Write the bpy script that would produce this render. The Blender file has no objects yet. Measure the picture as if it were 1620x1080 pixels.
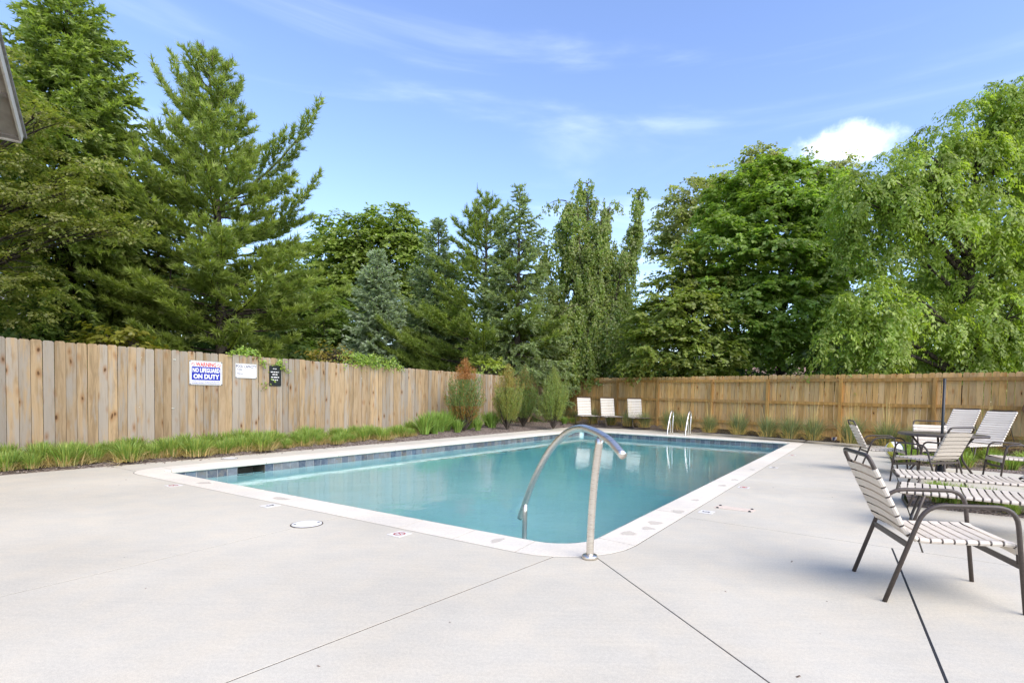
import bpy, bmesh, math, random
import numpy as np
from mathutils import Matrix, Vector

# ------------------------------------------------------------------ camera
SC = bpy.context.scene
COL = SC.collection
RNG = np.random.default_rng(7)
random.seed(7)
EYE = 1.2
PITCH, ROLL = math.radians(2.094), math.radians(1.268)
FPX, CX, CY = 842.5, 878.2, 656.4          # focal length and principal point in units of 1/1620 of the width
_cp, _sp, _cr, _sr = math.cos(PITCH), math.sin(PITCH), math.cos(ROLL), math.sin(ROLL)
RCAM = np.array([[_cr, -_sr, 0], [_sr, _cr, 0], [0, 0, 1]]) @ np.array([[1, 0, 0], [0, _cp, -_sp], [0, _sp, _cp]]) @ np.array([[1., 0, 0], [0, 0, -1], [0, 1, 0]])
cam_d = bpy.data.cameras.new('camera')
cam = bpy.data.objects.new('camera', cam_d); COL.objects.link(cam)
cam_d.sensor_width = 36.0
cam_d.lens = FPX / 1620 * 36
cam_d.shift_x = (810 - CX) / 1620
cam_d.shift_y = -(540 - CY) / 1620
cam_d.clip_start = 0.05; cam_d.clip_end = 3000
_m = Matrix.Identity(4)
for i in range(3):
    _m[i][0], _m[i][1], _m[i][2] = RCAM[0][i], -RCAM[1][i], -RCAM[2][i]
_m[2][3] = EYE
cam.matrix_world = _m
SC.camera = cam

# ------------------------------------------------------------------ light
SUN_EL, SUN_AZ = math.radians(46), math.radians(140)     # azimuth clockwise from +Y
world = bpy.data.worlds.new('World'); SC.world = world; world.use_nodes = True
wn, wl = world.node_tree.nodes, world.node_tree.links
wn.clear()
w_out = wn.new('ShaderNodeOutputWorld'); w_bg = wn.new('ShaderNodeBackground')
w_bg.inputs['Strength'].default_value = 0.145
sky = wn.new('ShaderNodeTexSky'); sky.sky_type = 'NISHITA'; sky.sun_disc = False
sky.sun_elevation = SUN_EL; sky.sun_rotation = SUN_AZ
sky.air_density = 1.0; sky.dust_density = 0.9; sky.ozone_density = 1.6; sky.altitude = 200
w_tc = wn.new('ShaderNodeTexCoord')
def wnode(t, **kw):
    n = wn.new(t)
    for k, v in kw.items(): setattr(n, k, v)
    return n
# thin streaks of high cloud and one small bright cumulus over the trees
w_map = wnode('ShaderNodeMapping'); w_map.inputs['Scale'].default_value = (0.8, 0.8, 6.0); w_map.inputs['Rotation'].default_value = (0.06, -0.05, 0.4)
wl.new(w_tc.outputs['Generated'], w_map.inputs['Vector'])
w_n1 = wnode('ShaderNodeTexNoise'); w_n1.inputs['Scale'].default_value = 2.1; w_n1.inputs['Detail'].default_value = 7; w_n1.inputs['Roughness'].default_value = 0.52; w_n1.inputs['Distortion'].default_value = 0.7
wl.new(w_map.outputs['Vector'], w_n1.inputs['Vector'])
w_r1 = wnode('ShaderNodeMapRange'); w_r1.interpolation_type = 'SMOOTHERSTEP'
w_r1.inputs['From Min'].default_value = 0.48; w_r1.inputs['From Max'].default_value = 0.85; w_r1.inputs['To Max'].default_value = 0.16
wl.new(w_n1.outputs['Fac'], w_r1.inputs['Value'])
def wvec(d):
    v = Vector(d).normalized(); return v
def cumulus(d, half, rot=0.0):
    sub = wnode('ShaderNodeVectorMath', operation='SUBTRACT'); sub.inputs[1].default_value = wvec(d)
    wl.new(w_tc.outputs['Generated'], sub.inputs[0])
    mp = wnode('ShaderNodeMapping'); mp.vector_type = 'POINT'
    mp.inputs['Scale'].default_value = (1 / half[0], 1 / half[0], 1 / half[1])
    wl.new(sub.outputs[0], mp.inputs['Vector'])
    ln = wnode('ShaderNodeVectorMath', operation='LENGTH'); wl.new(mp.outputs[0], ln.inputs[0])
    nz = wnode('ShaderNodeTexNoise'); nz.inputs['Scale'].default_value = 15; nz.inputs['Detail'].default_value = 6; nz.inputs['Roughness'].default_value = 0.6
    wl.new(w_tc.outputs['Generated'], nz.inputs['Vector'])
    a = wnode('ShaderNodeMath', operation='MULTIPLY_ADD'); a.inputs[1].default_value = -1.9; a.inputs[2].default_value = 0.95
    wl.new(nz.outputs['Fac'], a.inputs[0])
    s = wnode('ShaderNodeMath', operation='ADD'); wl.new(ln.outputs['Value'], s.inputs[0]); wl.new(a.outputs[0], s.inputs[1])
    r = wnode('ShaderNodeMapRange'); r.interpolation_type = 'SMOOTHSTEP'
    r.inputs['From Min'].default_value = 1.15; r.inputs['From Max'].default_value = 0.1; r.inputs['To Max'].default_value = 0.6
    wl.new(s.outputs[0], r.inputs['Value'])
    return r
w_c = cumulus((0.425, 0.815, 0.386), (0.078, 0.025))
w_sum = wnode('ShaderNodeMath', operation='MAXIMUM'); wl.new(w_r1.outputs[0], w_sum.inputs[0]); wl.new(w_c.outputs[0], w_sum.inputs[1])
w_hs = wnode('ShaderNodeHueSaturation'); w_hs.inputs['Saturation'].default_value = 1.06; w_hs.inputs['Hue'].default_value = 0.510; w_hs.inputs['Value'].default_value = 1.0
wl.new(sky.outputs[0], w_hs.inputs['Color'])
w_mix = wnode('ShaderNodeMix', data_type='RGBA')
wl.new(w_sum.outputs[0], w_mix.inputs['Factor']); wl.new(w_hs.outputs[0], w_mix.inputs['A']); w_mix.inputs['B'].default_value = (9.0, 9.3, 9.6, 1)
wl.new(w_mix.outputs['Result'], w_bg.inputs['Color']); wl.new(w_bg.outputs[0], w_out.inputs[0])

sun_d = bpy.data.lights.new('sun', 'SUN'); sun = bpy.data.objects.new('sun', sun_d); COL.objects.link(sun)
sun_d.energy = 1.75; sun_d.angle = math.radians(60); sun_d.color = (1.0, 0.90, 0.76)
_to = Vector((math.sin(SUN_AZ) * math.cos(SUN_EL), math.cos(SUN_AZ) * math.cos(SUN_EL), math.sin(SUN_EL)))
sun.rotation_euler = _to.to_track_quat('Z', 'Y').to_euler(); sun.location = (0, 0, 30)
SC.view_settings.view_transform = 'Standard'; SC.view_settings.look = 'None'
SC.view_settings.exposure = 1.3; SC.view_settings.gamma = 1.0
SC.cycles.use_denoising = True
SC.cycles.max_bounces = 10; SC.cycles.transparent_max_bounces = 12
SC.cycles.sample_clamp_indirect = 6.0

# ------------------------------------------------------------------ helpers
UA = 0.535168                                        # heading of the pool's long side
U = np.array([math.sin(UA), math.cos(UA)]); V = np.array([math.cos(UA), -math.sin(UA)])
def uv(u, v): p = u * U + v * V; return float(p[0]), float(p[1])
def at(px, py, Y):
    """Point seen at (px, py) of the 1620 px wide photograph when it lies Y metres ahead."""
    d = RCAM.T @ np.array([(px - CX) / FPX, (py - CY) / FPX, 1.0]); t = Y / d[1]
    return np.array([d[0] * t, Y, EYE + d[2] * t])

def mat(name):
    m = bpy.data.materials.new(name); m.use_nodes = True
    nt = m.node_tree; nt.nodes.clear()
    out = nt.nodes.new('ShaderNodeOutputMaterial')
    return m, nt, out
class NB:
    def __init__(s, name):
        s.m, s.nt, s.out = mat(name); s.n = s.nt.nodes; s.l = s.nt.links
    def new(s, t, ins=None, **kw):
        n = s.n.new(t)
        for k, v in kw.items(): setattr(n, k, v)
        for k, v in (ins or {}).items(): s.put(n.inputs[k], v)
        return n
    def put(s, sock, v):
        if hasattr(v, 'is_output') or isinstance(v, bpy.types.NodeSocket): s.l.new(v, sock)
        else: sock.default_value = v
    def coord(s, kind='Object', scale=(1, 1, 1), rot=(0, 0, 0), loc=None):
        tc = s.new('ShaderNodeTexCoord'); src = tc.outputs[kind]
        if loc is not None:
            a = s.new('ShaderNodeVectorMath', {0: src, 1: loc}, operation='ADD'); src = a.outputs[0]
        mp = s.new('ShaderNodeMapping', {'Vector': src, 'Scale': scale, 'Rotation': rot}); return mp.outputs[0]
    def noise(s, vec, scale, detail=4, rough=.55, dist=0.0):
        n = s.new('ShaderNodeTexNoise', {'Scale': scale, 'Detail': detail, 'Roughness': rough, 'Distortion': dist}); s.l.new(vec, n.inputs['Vector']); return n.outputs['Fac']
    def rng(s, val, a, b, c=0.0, d=1.0, smooth=True):
        n = s.new('ShaderNodeMapRange', {'Value': val, 'From Min': a, 'From Max': b, 'To Min': c, 'To Max': d})
        if smooth: n.interpolation_type = 'SMOOTHSTEP'
        return n.outputs[0]
    def mix(s, f, a, b, blend='MIX'):
        n = s.new('ShaderNodeMix', data_type='RGBA', blend_type=blend)
        s.put(n.inputs['Factor'], f)
        for k, v in (('A', a), ('B', b)):
            if isinstance(v, tuple) and len(v) == 3: v = (*v, 1)
            s.put(n.inputs[k], v)
        return n.outputs['Result']
    def math(s, op, a, b=0.0):
        n = s.new('ShaderNodeMath', operation=op); s.put(n.inputs[0], a); s.put(n.inputs[1], b); return n.outputs[0]
    def bump(s, h, strength=.3, dist=.02):
        return s.new('ShaderNodeBump', {'Height': h, 'Strength': strength, 'Distance': dist}).outputs[0]
    def rand(s): return s.new('ShaderNodeObjectInfo').outputs['Random']
    def principled(s, color, rough=.6, metal=0.0, normal=None, spec=None, coat=None):
        p = s.new('ShaderNodeBsdfPrincipled')
        s.put(p.inputs['Base Color'], (*color, 1) if isinstance(color, tuple) and len(color) == 3 else color)
        s.put(p.inputs['Roughness'], rough); s.put(p.inputs['Metallic'], metal)
        if normal is not None: s.l.new(normal, p.inputs['Normal'])
        if spec is not None: s.put(p.inputs['Specular IOR Level'], spec)
        if coat is not None: s.put(p.inputs['Coat Weight'], coat)
        s.l.new(p.outputs[0], s.out.inputs[0]); return p

class MB:
    """Collects geometry for one mesh."""
    def __init__(s): s.v = []; s.f = []
    def add(s, vs, fs):
        o = len(s.v); s.v.extend([tuple(map(float, p)) for p in vs]); s.f.extend([tuple(i + o for i in f) for f in fs]); return s
    def box(s, c, size, rot=None):
        h = np.array(size) / 2
        P = np.array([[x, y, z] for x in (-1, 1) for y in (-1, 1) for z in (-1, 1)]) * h
        if rot is not None: P = P @ np.array(rot).T
        P = P + np.array(c)
        return s.add(P, [(0, 1, 3, 2), (4, 6, 7, 5), (0, 4, 5, 1), (2, 3, 7, 6), (0, 2, 6, 4), (1, 5, 7, 3)])
    def prism(s, poly, z0, z1):
        n = len(poly)
        vs = [(x, y, z0) for x, y in poly] + [(x, y, z1) for x, y in poly]
        return s.add(vs, [tuple(range(n - 1, -1, -1)), tuple(range(n, 2 * n))] + [(i, (i + 1) % n, n + (i + 1) % n, n + i) for i in range(n)])
    def tube(s, pts, r, seg=8, closed=False, flat=None, cap=True):
        P = np.array(pts, float); n = len(P)
        rr = np.broadcast_to(np.array(r, float), (n,))
        T = np.zeros_like(P)
        for i in range(n):
            a = P[(i - 1) % n] if (closed or i > 0) else P[i]; b = P[(i + 1) % n] if (closed or i < n - 1) else P[i]
            T[i] = b - a; T[i] /= (np.linalg.norm(T[i]) + 1e-12)
        up = np.array([0, 0, 1.0]) if abs(T[0][2]) < .9 else np.array([1.0, 0, 0])
        N = np.cross(T[0], up); N /= np.linalg.norm(N)
        vs = []; ang = np.linspace(0, 2 * math.pi, seg, endpoint=False)
        for i in range(n):
            N = N - T[i] * (N @ T[i]); N /= (np.linalg.norm(N) + 1e-12); B = np.cross(T[i], N)
            sx, sy = (1, 1) if flat is None else flat
            for a in ang: vs.append(P[i] + rr[i] * (sx * math.cos(a) * N + sy * math.sin(a) * B))
        fs = []
        m = n if closed else n - 1
        for i in range(m):
            j = (i + 1) % n
            for k in range(seg):
                l = (k + 1) % seg; fs.append((i * seg + k, i * seg + l, j * seg + l, j * seg + k))
        if not closed and cap:
            fs.append(tuple(range(seg - 1, -1, -1))); fs.append(tuple((n - 1) * seg + k for k in range(seg)))
        return s.add(vs, fs)
    def lathe(s, prof, seg=20, c=(0, 0, 0)):
        n = len(prof); vs = []; fs = []
        for r, z in prof:
            for k in range(seg):
                a = 2 * math.pi * k / seg; vs.append((c[0] + r * math.cos(a), c[1] + r * math.sin(a), c[2] + z))
        for i in range(n - 1):
            for k in range(seg):
                l = (k + 1) % seg; fs.append((i * seg + k, i * seg + l, (i + 1) * seg + l, (i + 1) * seg + k))
        fs.append(tuple(range(seg - 1, -1, -1))); fs.append(tuple((n - 1) * seg + k for k in range(seg)))
        return s.add(vs, fs)
    def mesh(s, name, m=None, smooth=False):
        me = bpy.data.meshes.new(name); me.from_pydata(s.v, [], s.f); me.update()
        if m is not None: me.materials.append(m)
        if smooth: me.polygons.foreach_set('use_smooth', [True] * len(me.polygons))
        return me
    def build(s, name, m, parent=None, smooth=False): return obj(name, s.mesh(name, m, smooth), parent)

def obj(name, me, parent=None, loc=None, rot=None):
    o = bpy.data.objects.new(name, me); COL.objects.link(o)
    if parent is not None: o.parent = parent
    if loc is not None: o.location = loc
    if rot is not None: o.rotation_euler = rot
    return o
def tag(o, label=None, cat=None, group=None, kind=None):
    if label: o['label'] = label
    if cat: o['category'] = cat
    if group: o['group'] = group
    if kind: o['kind'] = kind
    return o
def thing(name, label, cat, loc=(0, 0, 0), rotz=0.0, group=None):
    o = bpy.data.objects.new(name, None); COL.objects.link(o); o.empty_display_size = .2
    o.location = loc; o.rotation_euler = (0, 0, rotz); return tag(o, label, cat, group)
def structure(o, label): return tag(o, label, kind='structure')
def copy_tree(o, parent=None):
    c = o.copy(); COL.objects.link(c); c.parent = parent
    for ch in list(o.children): copy_tree(ch, c)
    return c
def round_path(pts, r, n=5):
    """Polyline with its corners rounded."""
    P = [np.array(p, float) for p in pts]; out = [P[0]]
    for i in range(1, len(P) - 1):
        a, b, c = P[i - 1], P[i], P[i + 1]
        d1 = (a - b); d2 = (c - b); l1, l2 = np.linalg.norm(d1), np.linalg.norm(d2)
        k = min(r, l1 * .48, l2 * .48); p, q = b + d1 / l1 * k, b + d2 / l2 * k
        for t in np.linspace(0, 1, n): out.append((1 - t) ** 2 * p + 2 * t * (1 - t) * b + t * t * q)
    out.append(P[-1]); return out
def bez(a, b, c, n=8):
    a, b, c = map(np.array, (a, b, c)); return [(1 - t) ** 2 * a + 2 * t * (1 - t) * b + t * t * c for t in np.linspace(0, 1, n)]

# ------------------------------------------------------------------ materials
def m_concrete(name, col, streak=.022, blotch=.05, stain=None, rot=0.4, bumpy=.12):
    b = NB(name); c = b.coord('Object', rot=(0, 0, rot))
    big = b.noise(c, .55, 5, .6); mid = b.noise(c, 3.5, 5, .62)
    st = b.noise(b.coord('Object', (1.2, 14, 1), (0, 0, rot)), 2.2, 5, .6)
    fine = b.noise(c, 210, 2, .5)
    k = b.math('ADD', b.math('MULTIPLY', b.rng(big, .3, .7, -1, 1), blotch), b.math('MULTIPLY', b.rng(mid, .3, .7, -1, 1), blotch * .5))
    k = b.math('ADD', k, b.math('MULTIPLY', b.rng(st, .3, .7, -1, 1), streak))
    k = b.math('ADD', k, b.math('ADD', b.math('MULTIPLY', b.rng(fine, .3, .7, -1, 1), .09), b.math('MULTIPLY', b.rng(b.noise(c, 55, 3, .6), .3, .7, -1, 1), .05)))
    f = b.math('ADD', k, 1.0)
    base = b.mix(b.rng(mid, .35, .7), col, tuple(x * y for x, y in zip(col, (1.0, .975, .94))))
    # sparse darker scuffs
    sc = b.noise(c, 1.3, 8, .72, 1.2)
    base = b.mix(b.rng(sc, .62, .8, 0, .35), base, tuple(x * y for x, y in zip(col, (.72, .69, .65))))
    out = b.new('ShaderNodeVectorMath', {0: base}, operation='SCALE'); b.put(out.inputs['Scale'], f)
    b.principled(out.outputs[0], .82, normal=b.bump(b.math('ADD', fine, st), bumpy, .004), spec=.25)
    return b.m
M = {}
M['deck'] = m_concrete('deck_concrete', (.522, .489, .410), .022, .075)
M['coping'] = m_concrete('coping_concrete', (.655, .61, .525), .03, .09, bumpy=.06)
def m_flat(name, col, rough=.6, metal=0.0, var=.08, scale=30, spec=None, bumpy=0.0, coat=None):
    b = NB(name); c = b.coord('Object'); n = b.noise(c, scale, 4)
    k = b.rng(n, .3, .7, 1 - var, 1 + var)
    s = b.new('ShaderNodeVectorMath', {0: (*col,)}, operation='SCALE'); b.put(s.inputs['Scale'], k)
    b.principled(s.outputs[0], rough, metal, b.bump(n, bumpy, .004) if bumpy else None, spec, coat); return b.m
M['filler'] = m_flat('joint_caulk', (.085, .07, .058), .9)
M['black_joint'] = m_flat('black_joint', (.015, .015, .016), .7)
M['steel'] = NB('stainless_steel'); _b = M['steel']
_n = _b.noise(_b.coord('Object', (6, 6, 90)), 3, 4)
_b.principled(_b.mix(_b.rng(_n, .3, .7), (.70, .645, .57), (.82, .765, .69)), _b.rng(_n, .3, .7, .24, .40, False), 1.0); M['steel'] = _b.m
M['frame'] = m_flat('brown_powder_coat', (.062, .046, .037), .42, 0, .15, 60, .5)
_b = NB('vinyl_strap'); _n = _b.noise(_b.coord('Object'), 25, 5)
_k = _b.rng(_b.rand(), 0, 1, .9, 1.06, False)
_c = _b.mix(_b.rng(_n, .35, .75), (.68, .60, .50), (.62, .54, .445))
_s = _b.new('ShaderNodeVectorMath', {0: _c}, operation='SCALE'); _b.put(_s.inputs['Scale'], _k)
_b.principled(_s.outputs[0], .42, spec=.4); M['strap'] = _b.m
_b = NB('cream_strap'); _k = _b.rng(_b.rand(), 0, 1, .93, 1.05, False)
_s = _b.new('ShaderNodeVectorMath', {0: (.74, .66, .55)}, operation='SCALE'); _b.put(_s.inputs['Scale'], _k)
_b.principled(_s.outputs[0], .65, spec=.25); M['strap_mid'] = _b.m
_b = NB('white_strap'); _k = _b.rng(_b.rand(), 0, 1, .93, 1.05, False)
_s = _b.new('ShaderNodeVectorMath', {0: (.74, .68, .59)}, operation='SCALE'); _b.put(_s.inputs['Scale'], _k)
_b.principled(_s.outputs[0], .45, spec=.4); M['strap_light'] = _b.m
M['black_metal'] = m_flat('black_metal', (.018, .020, .022), .4)
M['table'] = m_flat('table_top_brown', (.085, .070, .062), .35, 0, .3, 18)
M['white_plastic'] = m_flat('white_plastic', (.72, .71, .68), .45, 0, .06, 12)

def m_wood(name, ca, cb, grey, knots=True, amt=.5):
    """Softwood board: grain along Z, knots, per-board tone, patchy weathering."""
    b = NB(name)
    rnd = b.rand(); off = b.new('ShaderNodeCombineXYZ', {0: b.math('MULTIPLY', rnd, 37.0), 1: b.math('MULTIPLY', rnd, 11.0), 2: b.math('MULTIPLY', rnd, 53.0)}).outputs[0]
    g1 = b.noise(b.coord('Object', (1, 1, .05), loc=off), 55, 6, .6, .4)
    g2 = b.noise(b.coord('Object', (1, 1, .12), loc=off), 14, 4, .6, .6)
    w = b.noise(b.coord('Object', (1, 1, .10), loc=off), 13, 5, .62, .3); w0 = b.noise(b.coord('Object', (1, 1, .5), loc=off), 2.0, 3, .6)
    rr = b.new('ShaderNodeMath', operation='FRACT'); b.put(rr.inputs[0], b.math('MULTIPLY', rnd, 7.31))
    r2 = rr.outputs[0]
    col = b.mix(r2, ca, cb)
    col = b.mix(b.rng(g2, .40, .66), col, tuple(x * .66 for x in ca))
    gf = b.math('MULTIPLY', b.rng(b.math('ADD', b.math('ADD', b.math('MULTIPLY', w, .6), b.math('MULTIPLY', w0, .4)), b.math('MULTIPLY', b.math('SUBTRACT', rnd, .5), .22)), .44, .58), amt)
    col = b.mix(gf, col, grey)
    col = b.mix(b.rng(g1, .52, .74, 0, .42), col, tuple(x * .48 for x in ca))
    if knots:
        kc = b.coord('Object', (1, 1, .42), loc=off)
        dn = b.new('ShaderNodeTexNoise', {'Vector': kc, 'Scale': 9.0})
        kv = b.new('ShaderNodeVectorMath', {0: kc, 1: b.new('ShaderNodeVectorMath', {0: dn.outputs['Color']}, operation='SCALE').outputs[0]}, operation='ADD')
        kv.inputs[1].links[0].from_node.inputs['Scale'].default_value = .055
        vo = b.new('ShaderNodeTexVoronoi', {'Vector': kv.outputs[0], 'Scale': 5.6, 'Randomness': 1.0})
        col = b.mix(b.rng(vo.outputs['Distance'], .30, .06, 0, .68), col, (ca[0] * .62, ca[1] * .44, ca[2] * .30))
        col = b.mix(b.rng(vo.outputs['Distance'], .12, .05, 0, .95), col, (.085, .042, .018))
    tone = b.rng(b.math('FRACT', b.math('MULTIPLY', rnd, 13.7)), 0, 1, .80, 1.12, False)
    s = b.new('ShaderNodeVectorMath', {0: col}, operation='SCALE'); b.put(s.inputs['Scale'], tone)
    b.principled(s.outputs[0], .85, normal=b.bump(g1, .35, .004), spec=.2); return b.m
M['board'] = m_wood('cedar_board', (.425, .302, .168), (.365, .27, .165), (.325, .295, .25), amt=.8)
M['board_far'] = m_wood('treated_board', (.76, .445, .155), (.63, .375, .14), (.56, .425, .25), amt=.4)
M['rail'] = m_wood('treated_rail', (.56, .30, .085), (.48, .26, .08), (.42, .31, .17), knots=False, amt=.25)

_b = NB('mulch'); _c = _b.coord('Object'); _v = _b.new('ShaderNodeTexVoronoi', {'Vector': _c, 'Scale': 34.0}); _n = _b.noise(_c, 5, 5)
_col = _b.mix(_b.rng(_v.outputs['Color'], .1, .9), (.13, .098, .080), (.30, .25, .215)); _col = _b.mix(_b.rng(_n, .4, .7, 0, .6), _col, (.17, .135, .115))
_b.principled(_col, .95, normal=_b.bump(_v.outputs['Distance'], 1.0, .03), spec=.1); M['mulch'] = _b.m
_b = NB('lawn'); _c = _b.coord('Object'); _col = _b.mix(_b.rng(_b.noise(_c, .7, 6), .35, .65), (.055, .09, .022), (.10, .10, .045))
_b.principled(_col, .95, spec=.1, normal=_b.bump(_b.noise(_c, 18, 4), .6, .05)); M['lawn'] = _b.m
_b = NB('mulch_chip'); _col = _b.mix(_b.rng(_b.noise(_b.coord('Object'), 60, 1), .35, .65), (.10, .072, .056), (.34, .285, .245)); _b.principled(_col, .9, spec=.15); M['chip'] = _b.m

def m_leaf(name, trans=.35, rough=.5, gloss=.06):
    b = NB(name)
    a = b.new('ShaderNodeVertexColor'); a.layer_name = 'tint'
    col = b.mix(1.0, a.outputs['Color'], (4.15, 3.65, 2.75), 'MULTIPLY')
    d = b.new('ShaderNodeBsdfDiffuse', {'Color': col})
    tcol = b.mix(1.0, col, (1.1, 1.2, .5), 'MULTIPLY')
    t = b.new('ShaderNodeBsdfTranslucent', {'Color': tcol})
    mx = b.new('ShaderNodeMixShader', {0: trans}); b.l.new(d.outputs[0], mx.inputs[1]); b.l.new(t.outputs[0], mx.inputs[2])
    g = b.new('ShaderNodeBsdfGlossy', {'Color': (1, 1, 1, 1), 'Roughness': rough})
    m2 = b.new('ShaderNodeMixShader', {0: gloss}); b.l.new(mx.outputs[0], m2.inputs[1]); b.l.new(g.outputs[0], m2.inputs[2])
    b.l.new(m2.outputs[0], b.out.inputs[0]); return b.m
M['leaf'] = m_leaf('broad_leaf', .58, .45, .03)
M['needle'] = m_leaf('conifer_needle', .5, .5, .03)
M['blade'] = m_leaf('grass_blade', .3, .5, .03)
def m_bark(name, a, c):
    b = NB(name); k = b.coord('Object', (1, 1, .25)); n = b.noise(k, 12, 6, .7)
    b.principled(b.mix(b.rng(n, .35, .65), a, c), .95, normal=b.bump(n, .8, .03), spec=.1); return b.m
M['bark'] = m_bark('bark', (.030, .024, .020), (.10, .082, .066))

# ------------------------------------------------------------------ ground, beds, deck
# pool outline in pool coordinates (u along, v across); the coping is the ring between the two outlines
IU0, IU1, IV0, IV1 = 3.70, 16.62, -8.73, -1.98
OU0, OU1, OV0, OV1 = 3.32, 17.00, -9.11, -1.60
def rrect(u0, u1, v0, v1, rad, n=8):
    """Corners in order near-right, far-right, far-left, near-left, each an arc; returns list of (u, v)."""
    cs = [((u0, v1), (1, -1), rad[0]), ((u1, v1), (-1, -1), rad[1]), ((u1, v0), (-1, 1), rad[2]), ((u0, v0), (1, 1), rad[3])]
    out = []
    for k, ((cu, cv), (su, sv), r) in enumerate(cs):
        ctr = (cu + su * r, cv + sv * r)
        a0 = {0: math.pi * 1.0, 1: math.pi * .5, 2: 0.0, 3: -math.pi * .5}[k]
        for t in np.linspace(0, math.pi / 2, n):
            a = a0 - t                                 # angle measured in (u, v): u=cos, v=sin
            out.append((ctr[0] + r * math.cos(a), ctr[1] + r * math.sin(a)))
    return out
ROUT, RIN = (.70, .22, .22, .52), (.36, .06, .06, .10)
NARC = 8
o_ring = rrect(OU0, OU1, OV0, OV1, ROUT, NARC); i_ring = rrect(IU0, IU1, IV0, IV1, RIN, NARC)
def world_poly(p): return [uv(*q) for q in p]
def ccw(poly):
    a = sum(x0 * y1 - x1 * y0 for (x0, y0), (x1, y1) in zip(poly, poly[1:] + poly[:1]))
    return poly if a > 0 else poly[::-1]

# ground: one sheet to the horizon with the pool's hole
gm = bmesh.new()
far = [(-1200, -1200), (-1200, 1200), (1200, 1200), (1200, -1200)]
inn = [uv(3.5, -8.9), uv(16.8, -8.9), uv(16.8, -1.8), uv(3.5, -1.8)]
gv = [gm.verts.new((x, y, -.10)) for x, y in far]
iv = [gm.verts.new((x, y, -.10)) for x, y in inn]
order = sorted(range(4), key=lambda k: math.atan2(inn[k][1] - 9, inn[k][0] - 1)); fo = sorted(range(4), key=lambda k: math.atan2(far[k][1], far[k][0]))
for k in range(4):
    a, b2 = order[k], order[(k + 1) % 4]; c, d = fo[(k + 1) % 4], fo[k]
    gm.faces.new((iv[a], iv[b2], gv[c], gv[d]))
gm.normal_update(); gme = bpy.data.meshes.new('ground'); bmesh.ops.recalc_face_normals(gm, faces=gm.faces); gm.to_mesh(gme); gme.materials.append(M['lawn'])
structure(obj('ground', gme), 'grassy ground spreading out beyond the fences')

# bed of joint filler below the slabs (seen in the joints)
LB = -9.75                                          # front edge of the bed along the left fence
def plate(name, poly, z, m, label):
    mb = MB(); p = ccw(world_poly(poly)); mb.add([(x, y, z) for x, y in p], [tuple(range(len(p)))])
    return structure(mb.build(name, m), label)
def clip(poly, a, b2, c):
    """Keep the side a*u + b*v <= c of a polygon."""
    out = []
    for i in range(len(poly)):
        p, q = poly[i], poly[(i + 1) % len(poly)]
        fp, fq = a * p[0] + b2 * p[1] - c, a * q[0] + b2 * q[1] - c
        if fp <= 0: out.append(p)
        if (fp < 0 < fq) or (fq < 0 < fp):
            t = fp / (fp - fq); out.append((p[0] + t * (q[0] - p[0]), p[1] + t * (q[1] - p[1])))
    return out
def inset(poly, d):
    """Shrink a simple polygon by d (mitred)."""
    P = [np.array(p) for p in ccw(poly)]
    Q = [P[0]]
    for p in P[1:]:
        if np.linalg.norm(p - Q[-1]) > 1e-4: Q.append(p)
    if np.linalg.norm(Q[0] - Q[-1]) < 1e-4: Q.pop()
    P = Q; n = len(P); out = []
    for i in range(n):
        a, b2, c = P[i - 1], P[i], P[(i + 1) % n]
        e1, e2 = (b2 - a) / np.linalg.norm(b2 - a), (c - b2) / np.linalg.norm(c - b2)
        n1, n2 = np.array([-e1[1], e1[0]]), np.array([-e2[1], e2[0]])
        m_ = n1 + n2; m_ /= max(np.linalg.norm(m_), .3); k = d / max(m_ @ n1, .35)
        out.append(tuple(b2 + m_ * k))
    return out
a_nr, a_fr, a_fl, a_nl = o_ring[:NARC], o_ring[NARC:2 * NARC], o_ring[2 * NARC:3 * NARC], o_ring[3 * NARC:]
# near-right arc runs from the near side to the right side
def arc_split(arc, k): return arc[:k + 1], arc[k:]
nr1, nr2 = arc_split(a_nr, 4)                       # nr1: near side part, nr2: right side part
nl1, nl2 = arc_split(a_nl, 4)                       # nl1: left side part, nl2: near side part
A0 = (nr1[2]); B0 = nr1[4]
NEAR = -6.0; RIGHT = 9.0
jA = (-6.0, -2.96)                                  # where joint A leaves the picture, far behind the camera
slabs = []
# left of joint A: in front of the near side, cut into panels
nk = min(range(NARC), key=lambda i_: abs(a_nl[i_][0] - 3.45)); un = a_nl[nk][0]
p_near = [(NEAR, LB), (un, LB)] + a_nl[nk:] + nr1[:3] + [jA]
jl = -4.30
s_left = clip(p_near, .055, 1, jl + .055 * 3.1); s_mid = clip(p_near, -.055, -1, -(jl + .055 * 3.1))
slabs += [clip(s_left, 1, 0, .2), clip(s_left, -1, 0, -.2), clip(s_mid, 1, 0, -.6), clip(s_mid, -1, 0, .6)]
# wedge between joints A and B
slabs.append([jA] + nr1[2:5] + [(1.80, .381), (NEAR, 5.0)])
# between joint B and the cross joint, out to the black joint C
jc = lambda u: .26 - .055 * (u - 4.0)
u1 = 5.29
jx = lambda v: 5.29 - .046 * (v + 1.6)                # the cross joint
slabs.append(nr2 + [(u1, OV1), (jx(jc(u1)), jc(u1)), (1.80, jc(1.80))])
# right of the black joint
slabs.append([(1.80, jc(1.80) + .004), (jx(jc(u1)), jc(u1) + .004), (jx(8.0), 8.0), (NEAR, 8.0), (NEAR, 5.004)])
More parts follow.
